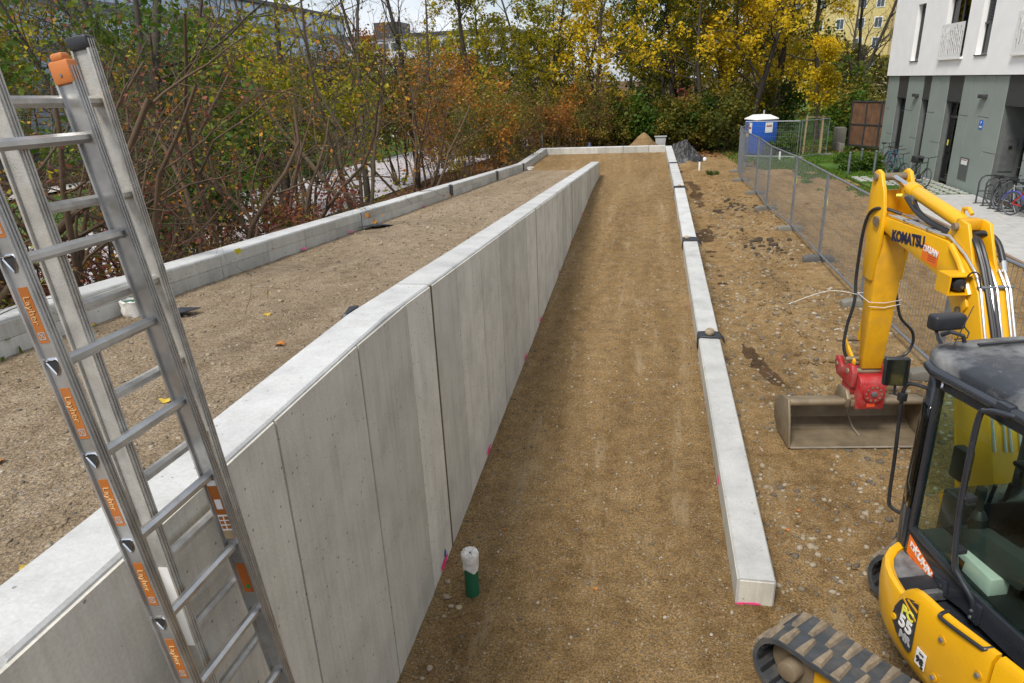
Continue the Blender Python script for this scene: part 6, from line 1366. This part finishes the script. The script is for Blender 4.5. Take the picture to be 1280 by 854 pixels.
# 1 tall bare shrubs right behind the low wall on the left
SV = [shrub_variant(100+k, 5+k % 2, 5.2, .06+.02*(k % 2), 1, .05, .07, dict(leafn=(0, 0, 0, 1), num=(1, 5, 5, 4))) for k in range(4)]
pos = [(-6.6, 3.6), (-7.3, 5.2), (-6.5, 6.9), (-7.9, 8.2), (-6.9, 10.0), (-8.6, 5.9), (-9.3, 10.5), (-7.2, 12.6), (-10.2, 8.0), (-6.9, 15.6), (-10.5, 17.5), (-7.0, 20.5), (-12, 11.0)]
plant_row('bare_shrub', 'tall nearly bare shrub behind the low parapet, %s from the left', 'shrub', 'bare shrubs behind the parapet', [(SV[k % 4], x, y, rv.uniform(.8, 1.15), rv.uniform(0, 6.28), rv.choice((L_ORG, L_RED, L_GRN, L_YGR)), M_TWIG if k % 3 else M_BARK) for k, (x, y) in enumerate(pos)])
# 2 low red-leaved undergrowth
UV = [shrub_variant(140+k, 8, 1.6, .016, 2, .07, .07, dict(num=(1, 5, 4), leaf_from=1, leafn=(0, 3, 5)), .8) for k in range(3)]
pos = [(-6.7+rv.uniform(-.3, .15), 4+k*1.7) for k in range(7)]+[(-8.0+rv.uniform(-.5, .5), 5.5+k*4) for k in range(3)]
plant_row('undergrowth_bush', 'low red leaved bush behind the parapet, %s from the left', 'bush', 'red leaved undergrowth', [(UV[k % 3], x, y, rv.uniform(.75, 1.15), rv.uniform(0, 6.28), rv.choice((L_RED, L_RED, L_BRN, L_OLV)), M_TWIG) for k, (x, y) in enumerate(pos)])
# 3 mid-distance autumn shrubs
MV = [shrub_variant(170+k, 6, 4.2, .035, 2, .13, .115, dict(num=(1, 5, 5, 3), leafn=(0, 0, 1, 3))) for k in range(4)]
pos = [(-6.9, 25.5), (-7.6, 29.6), (-6.6, 31.2), (-9.2, 32.2), (-7.3, 34.0), (-9.8, 35.8), (-6.4, 36.8), (-8.0, 38.5), (-11.5, 37.5), (-5.2, 39.6), (-6.8, 41.5), (-9.4, 42), (-4.2, 42.8), (-7.6, 45), (-11.0, 43.5), (-3.0, 46.0)]
plant_row('autumn_shrub', 'rust and olive leaved shrub beyond the low parapet, %s from the left', 'shrub', 'autumn shrubs beyond the parapet', [(MV[k % 4], x, y, rv.uniform(.75, 1.1), rv.uniform(0, 6.28), rv.choice((L_BRN, L_OLV, L_RED, L_OLV, L_ORG, L_BRN)), M_TWIG) for k, (x, y) in enumerate(pos)])
# 4 bare dark trees on the left
BV = [tree_variant(200+k, 13, .17, 1, .08, .11, dict(num=(1, 11, 6, 5), leafn=(0, 0, 0, 1), start=(0, .2, .25, .25)), .12) for k in range(3)]
pos = [(-13.0, 23.0), (-12.2, 29.0), (-11.2, 33.0), (-17.0, 21.5), (-22.5, 31.0), (-15.5, 38), (-23.5, 42.0), (-26.5, 30), (-14.0, 45), (-29, 48), (-12.8, 16.0), (-11.0, 9.5), (-19.5, 25), (-24.5, 36)]
plant_row('bare_tree', 'tall dark almost leafless tree left of the ramps, %s from the left', 'tree', 'leafless trees on the left', [(BV[k % 3], x, y, rv.uniform(.85, 1.1), rv.uniform(0, 6.28), rv.choice((L_ORG, L_YGR)), M_BARKD) for k, (x, y) in enumerate(pos)], ('trunk', 'crown'))
# 5 leafy trees behind the landing
YV = [tree_variant(230+k, 14.5, .20, 5, .17, .22, dict(num=(1, 17, 6, 3), leafn=(0, 0, 1, 3)), .08, 1+k % 2) for k in range(4)]
pos = [(-3.6, 49.5, L_YEL), (-7.6, 54, L_YGR), (-11.4, 47, L_YGR), (-13.5, 53, L_YGR), (-.6, 57, L_GRN), (1.8, 54, L_YGR), (3.6, 50, L_OLV), (5.0, 52.5, L_YEL), (6.6, 50.5, L_YEL), (8.6, 55, L_YEL), (11.6, 53, L_GRN), (10.8, 65, L_YEL), (-5.8, 60, L_YEL), (3.0, 62, L_GRN), (-2.0, 64, L_OLV), (7.4, 61, L_YGR), (-9.8, 62, L_OLV)]
plant_row('leafy_tree', 'autumn tree behind the landing and the cabin, %s from the left', 'tree', 'autumn trees at the far end', [(YV[k % 4], x, y, rv.uniform(.9, 1.12), rv.uniform(0, 6.28), lm, M_BARKD) for k, (x, y, lm) in enumerate(pos)], ('trunk', 'crown'))
plant_row('bare_tree', 'half bare tree in front of the yellow tower, %s from the left', 'tree', 'half bare trees before the tower', [(BV[0], 15.0, 58, 1.05, 1., L_OLV, M_BARKD), (BV[1], 18.2, 70, 1.15, 2., L_YGR, M_BARKD), (BV[2], 21, 84, 1.2, 3., L_OLV, M_BARKD)], ('trunk', 'crown'))
# 6 dense green shrubs under them
GV = [shrub_variant(260+k, 8, 2.9, .03, 4, .2, .17, dict(num=(1, 5, 4), leaf_from=1, leafn=(0, 6, 6)), .7) for k in range(3)]
pos = [(-8.2, 48.5, L_OLV), (-6.2, 47.2, L_OLV), (-4.6, 48.4, L_GRN), (-3.2, 47.0, L_OLV), (-1.6, 48.2, L_OLV), (-.2, 47.0, L_GRN), (1.2, 48.0, L_OLV), (2.4, 46.6, L_OLV), (3.6, 47.6, L_GRN), (4.6, 46.4, L_OLV), (-1.8, 51, L_YEL), (2.0, 51, L_RED), (-5.4, 51.5, L_ORG), (5.6, 48.6, L_OLV), (-10.5, 50, L_ORG), (.2, 52, L_GRN), (7.2, 53, L_OLV), (4.4, 54, L_GRN), (9.2, 58, L_GRN), (-13, 49, L_OLV), (12.8, 47.5, L_GRN), (13.6, 50, L_OLV)]
plant_row('green_shrub', 'dense leafy shrub below the far trees, %s from the left', 'shrub', 'dense shrubs below the far trees', [(GV[k % 3], x, y, rv.uniform(.9, 1.35), rv.uniform(0, 6.28), lm, M_TWIG) for k, (x, y, lm) in enumerate(pos)])
# 7 a green evergreen among the bare shrubs, its neighbour
EV = shrub_variant(300, 7, 4.2, .05, 4, .2, .13, dict(num=(1, 6, 5), leaf_from=1, leafn=(0, 6, 7)), .35)
plant_row('evergreen_shrub', 'green evergreen shrub among the bare stems, %s from the left', 'shrub', 'evergreens among the bare shrubs', [(EV, -13.2, 18.5, 1.0, .4, L_GRN, M_TWIG), (EV, -10.6, 14.6, .95, 2., L_GRN, M_TWIG), (EV, -15.0, 26, 1.05, 4., L_GRN, M_TWIG)])
# leafy taller shrubs that half hide the glass building
HV = [shrub_variant(400+k, 5, 6.4, .06, 3, .16, .15, dict(num=(1, 6, 5, 3), leafn=(0, 0, 2, 3)), .3) for k in range(3)]
pos = [(-12.0, 15.5, L_GRN), (-11.8, 22.5, L_YGR), (-12.5, 34, L_OLV), (-21.8, 27, L_OLV), (-22.0, 37, L_ORG), (-21.0, 46, L_YGR), (-12.2, 41, L_ORG), (-28, 38, L_GRN), (-19.5, 55, L_OLV), (-36.5, 44, L_GRN), (-37, 58, L_ORG), (-36, 70, L_OLV), (-33, 84, L_YGR), (-37.5, 33, L_OLV), (-33, 40, L_GRN), (-34.5, 52, L_OLV), (-35, 63, L_GRN), (-34, 76, L_ORG), (-30, 95, L_OLV), (-38, 38, L_YGR), (-27, 102, L_GRN), (-22, 108, L_OLV)]
plant_row('leafy_shrub', 'tall leafy shrub in front of the glass building, %s from the left', 'shrub', 'leafy shrubs before the glass building', [(HV[k % 3], x, y, rv.uniform(.9, 1.15) if x > -27 else rv.uniform(1.35, 1.75), rv.uniform(0, 6.28), lm, M_BARK) for k, (x, y, lm) in enumerate(pos)])
# staked young tree, bush by the bollards, sapling weeds
tv = tree_variant(320, 6.0, .07, 4, .16, .13, dict(num=(1, 12, 5, 3), start=(0, .38, .2, .2), len=((1, 1), (.16, .26), (.35, .6), (.35, .6))), .02)
t_ = thing('young_tree', 'young yellow tree held by wooden stakes on the lawn', 'tree', (9.35, 43.2, -.32), 1.1)
for me, pn, mt_ in ((tv[0], 'trunk', M_BARK), (tv[1], 'crown', L_YEL)): mesh_obj(pn, me, mt_, t_)
st_ = thing('tree_stakes', 'three wooden stakes with a crossbar around the young tree', 'stakes', (9.35, 43.2, -.32))
for dx, dy in ((-.5, .1), (.35, -.3), (.45, .4)): q = MB(); q.tube([(9.35+dx, 43.2+dy, -.4), (9.35+dx*.92, 43.2+dy*.92, 1.85)], .05, 8); q.build('stake', M_WOODL, st_, True)
q = MB(); q.tube([(8.85, 43.3, 1.75), (9.80, 42.95, 1.75)], .035, 6); q.build('crossbar', M_WOODL, st_, True)
bv = shrub_variant(330, 12, .95, .012, 5, .07, .09, dict(num=(1, 4, 4), leaf_from=0, leafn=(4, 5, 5)), 1.3)
t_ = thing('round_bush', 'low round green bush between the bollards', 'bush', (9.35, 33.5, -.08)); mesh_obj('stems', bv[0], M_TWIG, t_); mesh_obj('foliage', bv[1], L_GRN, t_)
t_ = thing('round_bush', 'small dark bush on the lawn left of the young tree', 'bush', (7.6, 43.4, -.33)); t_.scale = (1.3, 1.3, 1.5); mesh_obj('stems', bv[0], M_TWIG, t_); o = mesh_obj('foliage', bv[1], None, t_)
wv = shrub_variant(340, 9, .28, .004, 6, .035, .05, dict(num=(1, 3), seg=(4, 3), leaf_from=0, leafn=(6, 5)), 1.4)
t_ = thing('weed_tuft', 'small green weed tuft on the earth beside the kerb', 'weed', (2.95, 33.2, -.06)); mesh_obj('stems', wv[0], M_TWIG, t_); mesh_obj('foliage', wv[1], L_GRN, t_)
# far-off wood that closes the view
g = np.random.RandomState(77); n = 90000
x = g.uniform(-95, 75, n); y = g.uniform(66, 84, n)+np.abs(x+10)*.12
top = np.interp(x, [-95, -50, -38, -30, -24, -16, -9, 0, 10, 22, 40, 75], [13, 9, 6.5, 5.5, 5.5, 7, 9, 10, 9.5, 5, 4, 5])*(1+.35*fbm(x*.16, x*0+3, 5, 4))
z = -.4+top*g.uniform(0, 1, n)**.8
k = fbm(x*.35+z*.2, y*.35+z*.45, 8, 3) > -.16; C = np.stack([x, y, z], -1)[k]
tint = np.clip(.5+.9*fbm(C[:, 0]*.14, C[:, 2]*.2+C[:, 1]*.1, 15, 3)+g.uniform(-.25, .25, len(C)), 0, 1)
M_WOODFAR = leaf_mat('leaf_far', [(0, (.025, .035, .010)), (.3, (.05, .06, .014)), (.5, (.10, .085, .02)), (.75, (.17, .15, .02)), (1, (.45, .36, .03))], .35)
o = mesh_obj('far_wood', leaf_mesh('far_wood', C, .55, g, .3, 0, tint), M_WOODFAR); tag(stuff(o), 'distant mass of autumn woodland closing the view', 'wood')
# leaf litter on the bank, verge and site edge
n = 16000; x = g.uniform(-11.5, -5.4, n); y = g.uniform(2, 42, n); C = np.stack([x, y, bank_h(x, y)+.02], -1)
o = mesh_obj('leaf_litter', leaf_mesh('leaf_litter', C, .10, g, 0), L_MIX); tag(stuff(o), 'fallen leaves covering the bank behind the parapet', 'leaves')
n = 2500; x = g.uniform(-21, -12.5, n); y = g.uniform(14, 60, n); C = np.stack([x, y, -.40+0*x], -1)
o = mesh_obj('leaf_litter', leaf_mesh('leaf_litter', C, .12, g, 0), L_MIX); tag(stuff(o), 'fallen leaves scattered on the grey road', 'leaves')
n = 2600; x = g.uniform(2.5, 14, n); y = g.uniform(43, 48, n); C = np.stack([x, y, -.30+0*x], -1)
o = mesh_obj('leaf_litter', leaf_mesh('leaf_litter', C, .13, g, 0), L_MIX); tag(stuff(o), 'fallen leaves at the edge of the lawn by the cabin', 'leaves')
